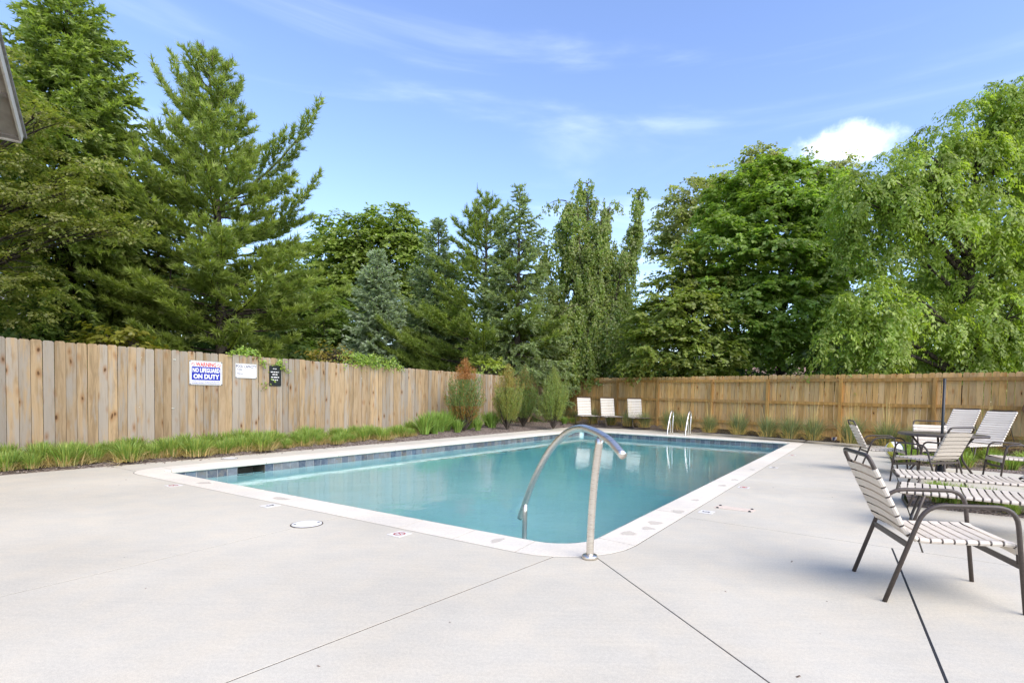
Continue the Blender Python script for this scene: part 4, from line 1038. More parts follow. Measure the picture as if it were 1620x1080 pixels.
# ------------------------------------------------------------------ trees
def branch_tube(mb, pts, r0, r1, seg=6): mb.tube(pts, np.linspace(r0, r1, len(pts)), seg, cap=False)
def lerp_profile(prof, z): zs, rs = zip(*prof); return float(np.interp(z, zs, rs))
def conifer(name, label, x, y, H, prof, seed, base, tipc, kind='spruce', zmin=.6, step=.26, per=6, dens=1.0, droop=.25, group=None, lean=(0, 0), extra=()):
    """Whorled branches on a straight trunk. prof: (height, reach). kind: spruce or pine."""
    r = np.random.default_rng(seed); t = thing(name, label, 'tree', (x, y, -.1), 0, group)
    tr = MB(); tp = [(lean[0] * q * q, lean[1] * q * q, H * q) for q in np.linspace(0, 1, 12)]; tr.tube(tp, np.linspace(.016 * H + .03, .012, 12), 9); tr.build('trunk', M['bark'], t, True)
    bm_ = MB(); parts = []
    def fork(p0, d0, L, sag, lift):
        """Curve of a branch: leaves along d0, sags, lifts at the tip."""
        q = np.linspace(0, 1, 9)[:, None]; return p0 + d0 * L * q + np.array([0, 0, 1]) * (-sag * L * q ** 1.6 + lift * L * q ** 3)
    def needles(P, T, n_each, length, wid, spread, c, up=0.0):
        m_ = len(P) * n_each; P2 = np.repeat(P, n_each, 0); T2 = np.repeat(T, n_each, 0)
        D = unit(T2 + spread * r.standard_normal((m_, 3)) + np.array([0, 0, up])); Nn = unit(r.standard_normal((m_, 3)))
        parts.append(needle_tris(P2 + r.normal(0, .012, (m_, 3)), D, Nn, length * r.uniform(.7, 1.25, m_), 1.25 * wid * r.uniform(.8, 1.2, m_), np.repeat(c, n_each, 0) * (1 + .12 * r.standard_normal((m_, 1))).clip(.5, 1.6)))
    levels = []
    z = zmin
    while z < H - .12:
        levels.append(z); z += step * (.75 + .5 * r.random()) * (1.15 - .55 * z / H)
    az0 = 0
    jobs = []
    for z in levels:
        R = lerp_profile(prof, z); n = max(3, int(per * (.65 + .5 * r.random()) * (.55 + .6 * min(1, R / 1.6))))
        az0 += 1.1 + r.random()
        for k in range(n):
            jobs.append((z + r.normal(0, step * .22), az0 + 2 * math.pi * k / n + r.normal(0, .22), R * r.uniform(.62, 1.12), None))
    for e in extra: jobs.append(e)
    for (z, az, L, up) in jobs:
        if L < .05: continue
        f = z / H; o = np.array([math.cos(az), math.sin(az), 0])
        qn = max(0, min(1, z / H)); p0 = np.array([lean[0] * qn * qn, lean[1] * qn * qn, z])
        if kind == 'spruce': el = (.75 if f > .9 else .30 * (f - .45) * 2); sag, lift = droop * (1.15 - f), .16
        else: el = .15 + 1.0 * max(0, f - .45); sag, lift = .10 * (1 - f), .22 * (1 - .3 * f)
        if up is not None: el, sag, lift = up, .05, .35
        d0 = o * math.cos(el) + np.array([0, 0, math.sin(el)])
        B = fork(p0, d0, L, sag, lift); branch_tube(bm_, B, .010 + .011 * L, .004, 5)
        side = np.array([-o[1], o[0], 0.0])
        ntw = int(max(4, L / (.115 if kind == 'spruce' else .17)) * dens)
        for k in range(ntw):
            q = (.16 if kind == 'spruce' else .34) + (.84 if kind == 'spruce' else .66) * (k + r.random()) / ntw; i = q * 8; a = min(7, int(i)); P = B[a] + (B[a + 1] - B[a]) * (i - a); T = unit(B[a + 1] - B[a])
            s_ = 1 if k % 2 else -1; ln = (.40 * L * (1 - q) ** .75 + .13) * r.uniform(.6, 1.15)
            if kind == 'spruce':
                tw = unit(T * .75 + side * s_ * r.uniform(.5, 1.0) + np.array([0, 0, -.22 - droop * .5 + .2 * r.standard_normal()])); m_ = max(2, int(ln / .07)); qq = np.linspace(.1, 1, m_)[:, None]
                pts = P + tw * ln * qq + np.array([0, 0, -1]) * (droop * .5 * ln * qq ** 2); Tn = np.repeat(tw[None], m_, 0)
                c = np.array(base) + (np.array(tipc) - np.array(base)) * (qq ** 1.5 * r.uniform(.4, 1.0) * (.35 + .65 * q)); needles(pts, Tn, 6, .14, .042, .42, c)
            else:
                tw = unit(T * .8 + side * s_ * r.uniform(.3, 1.0) + np.array([0, 0, .05 + .25 * r.random()])); m_ = max(2, int(ln / .10)); qq = np.linspace(.3, 1, m_)[:, None]
                pts = P + tw * ln * qq + r.normal(0, .03, (m_, 3)); Tn = np.repeat(tw[None], m_, 0)
                c = np.array(base) + (np.array(tipc) - np.array(base)) * (qq * r.uniform(.3, 1.0) * (.4 + .6 * q)); needles(pts, Tn, 14, .20, .024, .62, c, .35)
        if kind == 'pine' and f > .45:                   # bare pale candles standing on the upper branch ends
            for kk in range(3):
                e_ = B[-1 - kk] + r.normal(0, .05, 3); branch_tube(bm_, [e_, e_ + np.array([r.normal(0, .04), r.normal(0, .04), r.uniform(.14, .34)])], .012, .005, 4)
        # leader of the branch itself
        m_ = max(3, int(L / .08)); qq = np.linspace(.35, 1, m_) * 8; a = np.minimum(7, qq.astype(int)); P = B[a] + (B[a + 1] - B[a]) * (qq - a)[:, None]; T = unit(B[a + 1] - B[a]); c = np.repeat(np.array([tipc]), m_, 0)
        needles(P, T, 6 if kind == 'spruce' else 10, .12 if kind == 'spruce' else .19, .036 if kind == 'spruce' else .022, .5, c, .0 if kind == 'spruce' else .3)
    # leader
    m_ = 26; qq = np.linspace(.90, 1.0, m_)[:, None]; P = np.c_[lean[0] * qq ** 2, lean[1] * qq ** 2, H * qq]; needles(P, np.repeat(np.array([[0, 0, 1.]]), m_, 0), 6, .09, .016, .6, np.repeat(np.array([tipc]), m_, 0))
    bm_.build('branches', M['bark'], t); leaf_object('crown', parts, M['needle'], t, k=3)
    return t
def prof_px(Y, pts, base_px):
    """(py, half width px) pairs at depth Y to (height, reach) pairs."""
    out = sorted((at(base_px, py, Y)[2] + .1, w * Y / FPX) for py, w in pts); return out
def top_h(px, py, Y): return float(at(px, py, Y)[2]) + .1
def base(px, Y): q = at(px, 640, Y); return float(q[0]), float(q[1])

# 1 tall spruce at the left edge
Y = 15.5; x, y = base(112, Y)
conifer('spruce_tree', 'tall light-green spruce rising out of the top left corner', x, y, top_h(112, -55, Y), prof_px(Y, [(-40, 8), (20, 55), (80, 72), (130, 88), (190, 100), (250, 135), (300, 150), (380, 150), (460, 140), (560, 130)], 112), 201, (.048, .074, .022), (.092, .128, .034), 'spruce', 1.3, .27, 7, 1.15, .30)
# 2 white pine
Y = 17.0; x, y = base(352, Y); HP = top_h(330, 84, Y)
conifer('pine_tree', 'big soft-needled white pine behind the warning sign', x, y, HP, prof_px(Y, [(86, 6), (110, 24), (150, 48), (200, 66), (250, 78), (300, 100), (340, 125), (380, 150), (430, 155), (480, 172), (530, 170), (570, 150)], 352), 202, (.050, .076, .022), (.098, .132, .036), 'pine', 1.5, .44, 6, 1.4, .1, None, (-.45, 0),
        [(top_h(352, 330, Y), .05, 3.9, .62), (top_h(352, 400, Y), .15, 3.4, .5), (top_h(352, 200, Y), 3.0, 2.2, .85), (top_h(352, 230, Y), 3.3, 2.3, .75), (top_h(352, 210, Y), .2, 1.5, 1.0)])
# 3-6 conifers in the middle
Y = 23.0; x, y = base(595, Y)
conifer('blue_spruce_tree', 'small blue-grey spruce, the bluest tree in the row', x, y, top_h(595, 396, Y), prof_px(Y, [(400, 5), (430, 24), (470, 36), (520, 42), (580, 52), (620, 55)], 595), 203, (.055, .080, .072), (.118, .158, .148), 'spruce', .8, .22, 7, 1.25, .08)
Y = 25.5; x, y = base(690, Y)
conifer('spruce_tree', 'grey-green spruce between the blue spruce and the second pine', x, y, top_h(688, 345, Y), prof_px(Y, [(348, 3), (370, 18), (420, 35), (470, 50), (530, 66), (600, 75)], 690), 204, (.046, .070, .048), (.085, .118, .084), 'spruce', .8, .25, 7, .95, .18)
Y = 24.0; x, y = base(765, Y)
conifer('pine_tree', 'second white pine, standing left of the slender spruce', x, y, top_h(766, 318, Y), prof_px(Y, [(320, 8), (340, 32), (370, 42), (420, 62), (470, 90), (520, 120), (560, 150), (600, 120)], 765), 205, (.046, .072, .020), (.086, .118, .032), 'pine', 1.2, .46, 6, 1.12, .1, None, (0, 0),
        [(2.9, 3.25, 5.2, .10), (2.3, 3.3, 5.8, .02), (3.6, 3.1, 4.2, .22), (2.6, 3.6, 4.6, .06), (2.0, 3.45, 4.9, .04)])
Y = 22.5; x, y = base(816, Y)
conifer('spruce_tree', 'slender spruce with tiered drooping branches left of the weeping tree', x, y, top_h(818, 292, Y), prof_px(Y, [(295, 3), (320, 16), (350, 32), (380, 42), (420, 56), (470, 70), (520, 84), (580, 96), (610, 96)], 816), 206, (.050, .074, .042), (.096, .130, .078), 'spruce', .7, .36, 6, .95, .22)

# ---- broadleaf trees from lobes
def broadleaf(name, label, trunk_px, Y, lobes, seed, base_c, leaf=(.11, .085), clump_r=.34, per=34, clumps_m2=2.3, fork_z=2.2, trunk_r=.16, hang=0.0, flat=.55, group=None, tip=None, limbs=26, thin=0.0, stems=1, tipfrac=.35):
    """lobes: (px, py, rx, ry[, dY]) ellipsoids of foliage as seen from the deck, at depth Y + dY."""
    r = np.random.default_rng(seed); bx, by = base(trunk_px, Y); t = thing(name, label, 'tree', (bx, by, -.1), 0, group)
    off = np.array([bx, by, -.1]); parts = []; ends = []
    for lb in lobes:
        px, py, rx, ry = lb[:4]; YY = Y + (lb[4] if len(lb) > 4 else 0.0)
        c = at(px, py, YY) - off; R = np.array([rx, (rx + ry) / 2, ry]) * YY / FPX
        area = 4 * math.pi * (R[0] * R[1] * R[2]) ** (2 / 3); n = max(5, int(area * clumps_m2))
        d = unit(r.standard_normal((n, 3))); q = r.random(n) ** .33; q = .35 + .70 * q
        K = c + d * q[:, None] * R
        K = K[r.random(n) > thin]
        n = len(K); d = d[:n]
        tone = 1 + .13 * r.standard_normal((n, 1))
        TW = 7; pm = max(2, per // TW); m_ = n * TW * pm; rep = lambda a: np.repeat(a, pm, 0)
        dd = np.repeat(d, TW, 0); az = r.uniform(0, 2 * math.pi, n * TW)
        td = unit(np.c_[np.cos(az), np.sin(az), .25 * r.standard_normal(n * TW)] + dd * np.array([.9, .9, .45]) + np.array([0, 0, .12 - hang])); tl = clump_r * r.uniform(.8, 1.75, n * TW); droop_ = (.35 + 2.2 * hang) * r.uniform(.6, 1.3, n * TW)
        q_ = r.random(m_) ** .7; TD, TL = rep(td), rep(tl)[:, None]
        P = np.repeat(K, TW * pm, 0) + TD * TL * q_[:, None] + np.array([0, 0, -1.0]) * (rep(droop_)[:, None] * TL * (q_ ** 2)[:, None]) + r.normal(0, .045, (m_, 3)) * np.array([1, 1, flat])
        tang = unit(TD + np.array([0, 0, -2.0]) * (rep(droop_) * q_)[:, None]); sd = unit(np.cross(tang, np.array([0, 0, 1.0]))) * np.where(r.random(m_) > .5, 1, -1)[:, None]
        D = unit(tang * .7 + sd * r.uniform(.3, 1.0, (m_, 1)) + np.array([0, 0, -.25]) + .25 * r.standard_normal((m_, 3)))
        Nn = unit(np.array([0, 0, .9]) + rep(.28 * r.standard_normal((n * TW, 3)) + .55 * dd) + TD * .25 + .22 * r.standard_normal((m_, 3)))
        base_v = np.array(base_c); cc = tint(base_v, m_, r, .08, .05) * np.repeat(1 + 1.35 * (tone - 1), TW * pm, 0) * rep(1 + .08 * r.standard_normal((n * TW, 1)))
        if tip is not None:
            hi = np.clip(q_ * 1.1 - .15 + .2 * r.standard_normal(m_), 0, 1)[:, None]; cc = cc * (1 - hi * tipfrac) + np.array(tip) * hi * tipfrac
        s_ = r.uniform(.75, 1.25, m_); parts.append(leaf_quads(P, D, Nn, leaf[0] * s_, leaf[1] * s_, cc, r, .42))
        ends.append(K)
    E_ = np.concatenate(ends); br = MB(); tr = MB()
    topz = E_[:, 2].max()
    for s_i in range(stems):
        o = np.array([0, 0, 0]) if stems == 1 else np.array([r.normal(0, .35), r.normal(0, .2), 0])
        pts = [np.array([0, 0, 0]) + o * q * (1 if stems > 1 else 0) * 2 + np.array([.12 * math.sin(2.2 * q + seed), .1 * math.cos(1.7 * q), topz * .80 * q]) for q in np.linspace(0, 1, 9)]
        tr.tube(pts, np.linspace(trunk_r, trunk_r * .22, 9), 9)
    tr.build('trunk', M['bark'], t, True)
    for k in range(limbs):
        e = E_[int(r.integers(len(E_)))]; z0 = min(topz * .75, max(fork_z, e[2] - r.uniform(.25, .6) * np.hypot(e[0], e[1]) - .3)); q = z0 / (topz * .8)
        st = np.array([.12 * math.sin(2.2 * q + seed), .1 * math.cos(1.7 * q), z0]); mid = (st + e) / 2 + np.array([r.normal(0, .25), r.normal(0, .25), .10 * np.linalg.norm(e - st)])
        branch_tube(br, bez(st, mid, e, 8), trunk_r * .42, .010, 6)
        for kk in range(5):
            near = E_[np.argsort(np.linalg.norm(E_ - e, axis=1))[1 + int(r.integers(10))]]; qq = r.uniform(.45, .9); b0 = bez(st, mid, e, 11)[int(qq * 10)]
            branch_tube(br, bez(b0, (b0 + near) / 2 + r.normal(0, .12, 3), near, 5), trunk_r * .13, .005, 4)
    br.build('branches', M['bark'], t); leaf_object('crown', parts, M['leaf'], t)
    return t
MG = (.058, .096, .024)
broadleaf('maple_tree', 'large dark-green maple right of centre, its trunk showing over the fence', 1232, 22.5,
          [(1215, 296, 46, 38), (1265, 308, 52, 44), (1175, 330, 55, 45), (1235, 345, 70, 50, -1), (1300, 360, 50, 55), (1150, 390, 55, 42, -1), (1215, 410, 70, 45, -1.6), (1285, 430, 65, 50, -1), (1325, 450, 38, 60), (1170, 455, 65, 36, -1.6), (1240, 480, 75, 36, -2), (1310, 510, 45, 40), (1190, 520, 60, 32, -1.8), (1265, 540, 70, 30, -1.6), (1150, 560, 45, 26, -1)], 301, MG, (.14, .11), .46, 119, 3.3, 2.3, .17, tip=(.090, .130, .034))
broadleaf('hornbeam_tree', 'bushy layered tree with bronze shoot tips beside the weeping tree', 1085, 21.5,
          [(1090, 425, 45, 30), (1120, 455, 45, 30), (1060, 465, 42, 30), (1085, 495, 60, 32, -1), (1035, 510, 40, 32), (1130, 520, 50, 34, -1), (1060, 545, 55, 30, -1.2), (1110, 565, 60, 24, -1.2), (1022, 560, 36, 30, -.5)], 302, (.064, .090, .026), (.135, .095), .44, 105, 3.4, 1.6, .10, flat=.26, tip=(.095, .115, .035), stems=3)
broadleaf('poplar_tree', 'tall grey-green tree peering over the maple against the sky', 1130, 33.0,
          [(1070, 345, 34, 36), (1100, 318, 40, 34), (1095, 370, 45, 36), (1145, 300, 28, 34), (1150, 345, 40, 40), (1200, 258, 24, 30), (1222, 275, 26, 34), (1190, 300, 34, 40), (1270, 262, 22, 20), (1255, 290, 40, 30), (1325, 262, 24, 16), (1310, 290, 30, 26), (1050, 390, 20, 20)], 303, (.095, .115, .070), (.17, .13), .52, 70, 2.3, 3, .18, thin=.12)
broadleaf('locust_tree', 'bright yellow-green feathery tree filling the right edge', 1530, 16.8,
          [(1365, 285, 40, 26), (1420, 272, 46, 34), (1475, 236, 50, 40), (1535, 202, 52, 42), (1595, 170, 46, 38), (1645, 152, 52, 54), (1350, 320, 40, 38), (1400, 315, 46, 38, -.8), (1460, 290, 55, 44, -.8), (1525, 260, 55, 48, -.6), (1600, 230, 55, 60), (1365, 385, 34, 34), (1420, 385, 38, 28, -.6), (1490, 355, 46, 34, -1), (1560, 340, 50, 44, -.6), (1625, 330, 50, 60),
           (1335, 500, 34, 38, -1), (1375, 480, 40, 40, -1.2), (1420, 500, 40, 44, -1.2), (1325, 545, 26, 26, -1), (1390, 545, 30, 26, -1), (1465, 470, 34, 36, .8), (1500, 510, 44, 46, -.4), (1550, 440, 44, 40), (1575, 500, 48, 50, -.8), (1620, 460, 44, 60), (1540, 560, 46, 30, -.4), (1610, 560, 44, 34), (1470, 560, 30, 24, .5), (1690, 300, 70, 120), (1690, 500, 60, 80)], 304, (.076, .110, .028), (.13, .055), .40, 126, 3.4, 2.0, .20, hang=.34, flat=.42, tip=(.108, .155, .040), limbs=44, thin=.02)
broadleaf('maple_tree', 'rounded green maple behind the gap between the white pine and blue spruce', 600, 30.0,
          [(520, 420, 40, 45), (500, 470, 50, 50), (540, 375, 34, 34), (575, 385, 40, 40), (560, 430, 50, 40), (620, 355, 34, 26), (640, 375, 34, 34), (610, 410, 55, 40), (655, 420, 30, 36), (590, 470, 70, 40), (650, 480, 40, 40), (540, 500, 50, 50)], 305, (.060, .088, .024), (.17, .13), .52, 70, 2.9, 2.5, .16, tip=(.095, .135, .034))
broadleaf('ash_tree', 'pale green tree glimpsed through the gaps of the feathery tree', 1490, 27.0,
          [(1440, 420, 60, 45), (1500, 400, 60, 45), (1560, 420, 60, 50), (1420, 480, 60, 40), (1480, 490, 60, 40), (1550, 500, 60, 40), (1620, 430, 60, 60), (1380, 530, 60, 35)], 308, (.070, .100, .026), (.17, .13), .52, 63, 1.7, 2.5, .16, tip=(.10, .14, .036))
# bronze-leaved tree in front of the spruce
broadleaf('crabapple_tree', 'olive and bronze small-leaved tree at the left edge, in front of the spruce', -70, 12.2,
          [(8, 70, 14, 22), (10, 120, 22, 26), (30, 170, 40, 16), (60, 190, 50, 14), (100, 200, 40, 10), (20, 230, 46, 16), (75, 262, 60, 13), (130, 258, 40, 9), (20, 300, 55, 20), (80, 310, 60, 15), (140, 300, 45, 11), (25, 360, 55, 20), (90, 352, 60, 14), (150, 350, 55, 11), (205, 355, 45, 9), (20, 420, 50, 22), (60, 455, 50, 16), (25, 490, 50, 18), (-50, 200, 60, 120), (-60, 400, 60, 100)], 306, (.060, .080, .024), (.074, .046), .30, 84, 6.4, 1.7, .09, flat=.35, tip=(.088, .084, .027), limbs=34, thin=.12, stems=3)
broadleaf('shrub_tree', 'dark many-stemmed bush between the spruce and the white pine', 238, 16.0,
          [(235, 400, 34, 30), (260, 440, 40, 34), (220, 450, 36, 36), (245, 490, 44, 32), (205, 500, 34, 30), (275, 505, 30, 30), (300, 480, 26, 40), (240, 330, 24, 30), (250, 290, 16, 26)], 307, (.038, .058, .018), (.12, .08), .32, 40, 4.6, .6, .05, stems=6, limbs=20, tip=(.09, .10, .03))

# ---- weeping tree
def weeping(name, label, px, Y, leaders, seed, col, skirt):
    """leaders: (px, top py, lean px, dY) stems; boughs arch out of them and carry hanging strands."""
    r = np.random.default_rng(seed); bx, by = base(px, Y); t = thing(name, label, 'tree', (bx, by, -.1)); off = np.array([bx, by, -.1]); br = MB(); tr = MB(); parts = []
    def strand(p, L):
        m_ = max(4, int(L / .0185)); q = np.sort(r.random(m_)); sx, sy = r.normal(0, .10, 2); ph = r.uniform(0, 6)
        P = p + np.c_[sx * np.sin(q * 2.4 + ph) - sx * math.sin(ph), sy * q, -L * q] + r.normal(0, .030, (m_, 3)) * np.c_[1 + .9 * q, 1 + .9 * q, np.ones(m_)]
        if r.random() < .5: branch_tube(br, [p + np.array([sx * math.sin(k_ * 2.4 + ph) - sx * math.sin(ph), sy * k_, -L * k_]) for k_ in (0, .5, 1)], .006, .002, 3)
        D = unit(np.array([0, 0, -1.0]) + .5 * r.standard_normal((m_, 3))); Nn = unit(.5 * r.standard_normal((m_, 3)) + np.array([.2, -.75, .55])); s_ = r.uniform(.7, 1.25, m_)
        parts.append(leaf_quads(P, D, Nn, .115 * s_, .080 * s_, tint(np.array(col) * (1 + .13 * r.standard_normal()), m_, r, .07), r, .4))
    def bough(p0, az, L, rise, slen, n):
        o = np.array([math.cos(az), math.sin(az), 0]); pts = np.array(bez(p0, p0 + o * L * .55 + np.array([0, 0, rise]), p0 + o * L + np.array([0, 0, -.25 * L + rise * .2]), 9)); branch_tube(br, pts, .028, .006, 5)
        for k in range(n):
            i_ = r.uniform(1.5, 7.99); a = int(i_); p = pts[a] + (pts[a + 1] - pts[a]) * (i_ - a) + r.normal(0, .10, 3); strand(p, slen * r.uniform(.45, 1.15) * (.6 + .4 * i_ / 8))
    for (lx, ly, lean, dY, lo, wid, n_b) in leaders:
        top = at(lx, ly, Y + dY) - off; foot = np.array([top[0] * .15, dY * .2, max(.5, top[2] * .18)]); pts = np.array(bez(foot, np.array([top[0] * .75, dY, top[2] * .6]), top, 12)); tr.tube(pts, np.linspace(.10, .014, 12), 7)
        # the nodding tip
        tipd = lean * Y / FPX; bough(top, 0 if lean > 0 else math.pi, abs(tipd), .12, .55, 7)
        for k in range(n_b):
            q = lo + (1 - lo) * ((k + r.random()) / n_b); i_ = q * 10.99; a = int(i_); p = pts[a] + (pts[a + 1] - pts[a]) * (i_ - a)
            L = wid * (1.15 - .85 * q) * r.uniform(.6, 1.2); bough(p, r.uniform(0, 6.28), L, .25 * L, r.uniform(.7, 1.5) * (1.25 - .5 * q), int(9 + 12 * (1 - q)))
    for k in range(skirt):                              # the low curtain, spilling towards the pool over the fence
        az = r.uniform(math.pi * .95, math.pi * 2.05); z0 = r.uniform(3.0, 5.4); bough(np.array([0, -.2, z0]), az, r.uniform(1.6, 3.1), r.uniform(.3, .7), r.uniform(1.2, 2.0), 24)
    tr.tube([(0, 0, 0), (.04, 0, 1.0), (0, .02, 3.0), (.05, 0, 5.0)], [.20, .17, .14, .08], 9); tr.build('trunk', M['bark'], t, True); br.build('branches', M['bark'], t); leaf_object('crown', parts, M['leaf'], t)
weeping('weeping_tree', 'ragged weeping tree trailing its strands over the fence corner', 935, 25.6,
        [(930, 290, 8, 0, .34, 1.7, 30), (896, 318, -28, -.4, .34, 1.6, 28), (965, 322, 22, .2, .36, 1.4, 22), (1013, 300, 8, .6, .36, .9, 22), (915, 340, -14, -.9, .30, 1.8, 24), (950, 350, 16, -1.0, .30, 1.8, 24), (862, 385, -14, -.2, .38, 1.3, 16), (985, 400, 12, -.4, .34, 1.4, 14)], 401, (.066, .094, .027), 46)

# ---- background mass low behind the fences: separate shrubs
def shrub(label, px, py, rx, ry, Y, seed, col, leaf=(.16, .12), tip=None, name='shrub', group='shrubs behind the fences', per=40, dens=3.8):
    return broadleaf(name, label, px, Y, [(px, py, rx, ry), (px - rx * .5, py + ry * .25, rx * .6, ry * .75), (px + rx * .55, py + ry * .2, rx * .6, ry * .8)], seed, col, leaf, .34, per, dens, .5, .05, tip=tip, limbs=12, stems=3, group=group)
D1 = (.040, .066, .020)
for k, (px, py, rx, ry, Y, c, lab) in enumerate((
        (30, 540, 60, 30, 14.0, D1, 'dark bush low at the left edge behind the fence'), (190, 540, 40, 26, 14.5, (.09, .10, .024), 'yellow-green bush behind the fence next to the shed roof'),
        (330, 560, 60, 32, 19.5, D1, 'dark undergrowth bush below the white pine'), (430, 560, 60, 34, 20.5, D1, 'dark bush behind the fence right of the signs'), (520, 545, 45, 40, 24.0, D1, 'dark bush between the white pine and the blue spruce'),
        (640, 580, 60, 30, 28.0, D1, 'dark bush at the foot of the grey-green spruce'), (730, 570, 60, 36, 27.5, D1, 'dark bush below the second pine'), (830, 575, 50, 32, 27.0, D1, 'dark bush below the slender spruce'),
        (980, 560, 45, 40, 25.5, (.055, .060, .025), 'dark bush with dead brown twigs right of the weeping tree'), (1180, 585, 70, 22, 25.0, D1, 'dark bush below the maple'), (1340, 570, 60, 40, 19.5, D1, 'dark ivy-clad bush below the locust, left part'),
        (1420, 565, 50, 40, 20.0, D1, 'dark bush beside the black trellis'), (1530, 570, 70, 36, 19.5, (.06, .10, .026), 'mid-green bush behind the fence right of the trellis'), (1640, 560, 70, 50, 19.0, (.07, .115, .03), 'mid-green bush at the right edge behind the fence'), (1050, 585, 60, 24, 24.0, D1, 'dark bush below the layered tree'), (480, 500, 60, 60, 25.0, (.05, .08, .022), 'tall green bush filling the gap right of the white pine'), (890, 575, 40, 34, 28.5, D1, 'dark bush behind the fence corner'), (400, 530, 70, 50, 23.0, D1, 'tall dark bush behind the white pine'), (335, 480, 75, 60, 21.5, (.046, .074, .021), 'leafy bush filling in behind the trunk of the white pine'), (1005, 520, 40, 50, 28.0, (.05, .078, .022), 'green bush closing the gap right of the weeping tree'), (150, 480, 60, 60, 20.0, D1, 'dark bush behind the spruce trunk'))):
    shrub(lab, px, py, rx, ry, Y, 500 + k, c)
shrub('bronze-yellow bush top peeping over the left fence', 520, 562, 28, 14, 16.2, 530, (.075, .07, .02), (.09, .06), (.12, .095, .025), group=None)
shrub('light-green bush top behind the rust-topped juniper', 770, 580, 26, 9, 20.6, 531, (.09, .125, .035), (.12, .09), (.13, .17, .05), group=None)

# far-off wood closing the view between the trunks
r = np.random.default_rng(91); n = 22000; px_ = r.uniform(-250, 1850, n); Yf = r.uniform(46, 62, n)
hz = 6.0 + 3.0 * np.sin(px_ * .011) + 1.6 * np.sin(px_ * .037 + 1) + 1.0 * np.sin(px_ * .09); zz = hz * np.sqrt(r.random(n)) * 1.0
C = np.c_[(px_ - CX) / FPX * Yf, Yf, zz - .2]; D = unit(r.standard_normal((n, 3)) + np.array([0, 0, -.4])); Nn = unit(np.array([0, -.6, .7]) + .6 * r.standard_normal((n, 3)))
leaf_object('distant_treeline', [leaf_quads(C, D, Nn, r.uniform(.5, .9, n), r.uniform(.4, .7, n), tint((.045, .068, .024), n, r, .2), r)], M['leaf'], None, 'far-off wood seen as one green mass between the trunks', 'stuff')

# vines creeping over the left fence
def vine(label, s0, s1, z0, z1, off, n, seed, col, hang=.3):
    r = np.random.default_rng(seed); t = thing('vine', label, 'vine', (*lf((s0 + s1) / 2, off), z0)); parts = []; mb = MB(); ctr = np.array([*lf((s0 + s1) / 2, off), z0])
    for k in range(n):
        s_ = np.clip(r.normal((s0 + s1) / 2, (s1 - s0) / 4), s0, s1); top = z0 + (z1 - z0) * r.random(); a = np.array([*lf(s_, off + r.normal(0, .05)), top]) - ctr
        e = a + np.array([*(LFD * r.normal(0, .22) + LFN * abs(r.normal(0, .06))), -abs(r.normal(0, hang))]); pts = np.array(bez(a, (a + e) / 2 + np.array([0, 0, .09]), e, 8)); branch_tube(mb, pts, .004, .002, 4)
        m_ = 26; i = r.uniform(0, 6.99, m_); b_ = i.astype(int); P = pts[b_] + (pts[b_ + 1] - pts[b_]) * (i - b_)[:, None] + r.normal(0, .035, (m_, 3)); D = unit(r.standard_normal((m_, 3)) + np.array([*LFN * .4, -.4])); Nn = unit(np.array([*LFN * .8, .6]) + .5 * r.standard_normal((m_, 3))); s2 = r.uniform(.7, 1.3, m_)
        parts.append(leaf_quads(P, D, Nn, .046 * s2, .040 * s2, tint(col, m_, r, .15), r, .4))
    mb.build('stem', M['bark'], t); leaf_object('leaves', parts, M['leaf'], t)
VC = (.085, .135, .03)
vine('small vine tuft topping the fence above the capacity sign', 3.6, 4.12, 1.93, 2.02, -.03, 12, 601, VC, .05)
vine('thin vine hanging down over the black rules sign', 4.40, 4.54, 1.38, 1.90, .045, 6, 602, VC, .16)
vine('leafy vine spilling over the fence midway to the junipers', 6.3, 8.3, 1.90, 2.18, -.02, 60, 603, (.085, .13, .03), .14)
vine('short vine sprig dangling between the white sign and the black sign', 4.12, 4.18, 1.74, 1.90, .03, 2, 604, VC, .08)

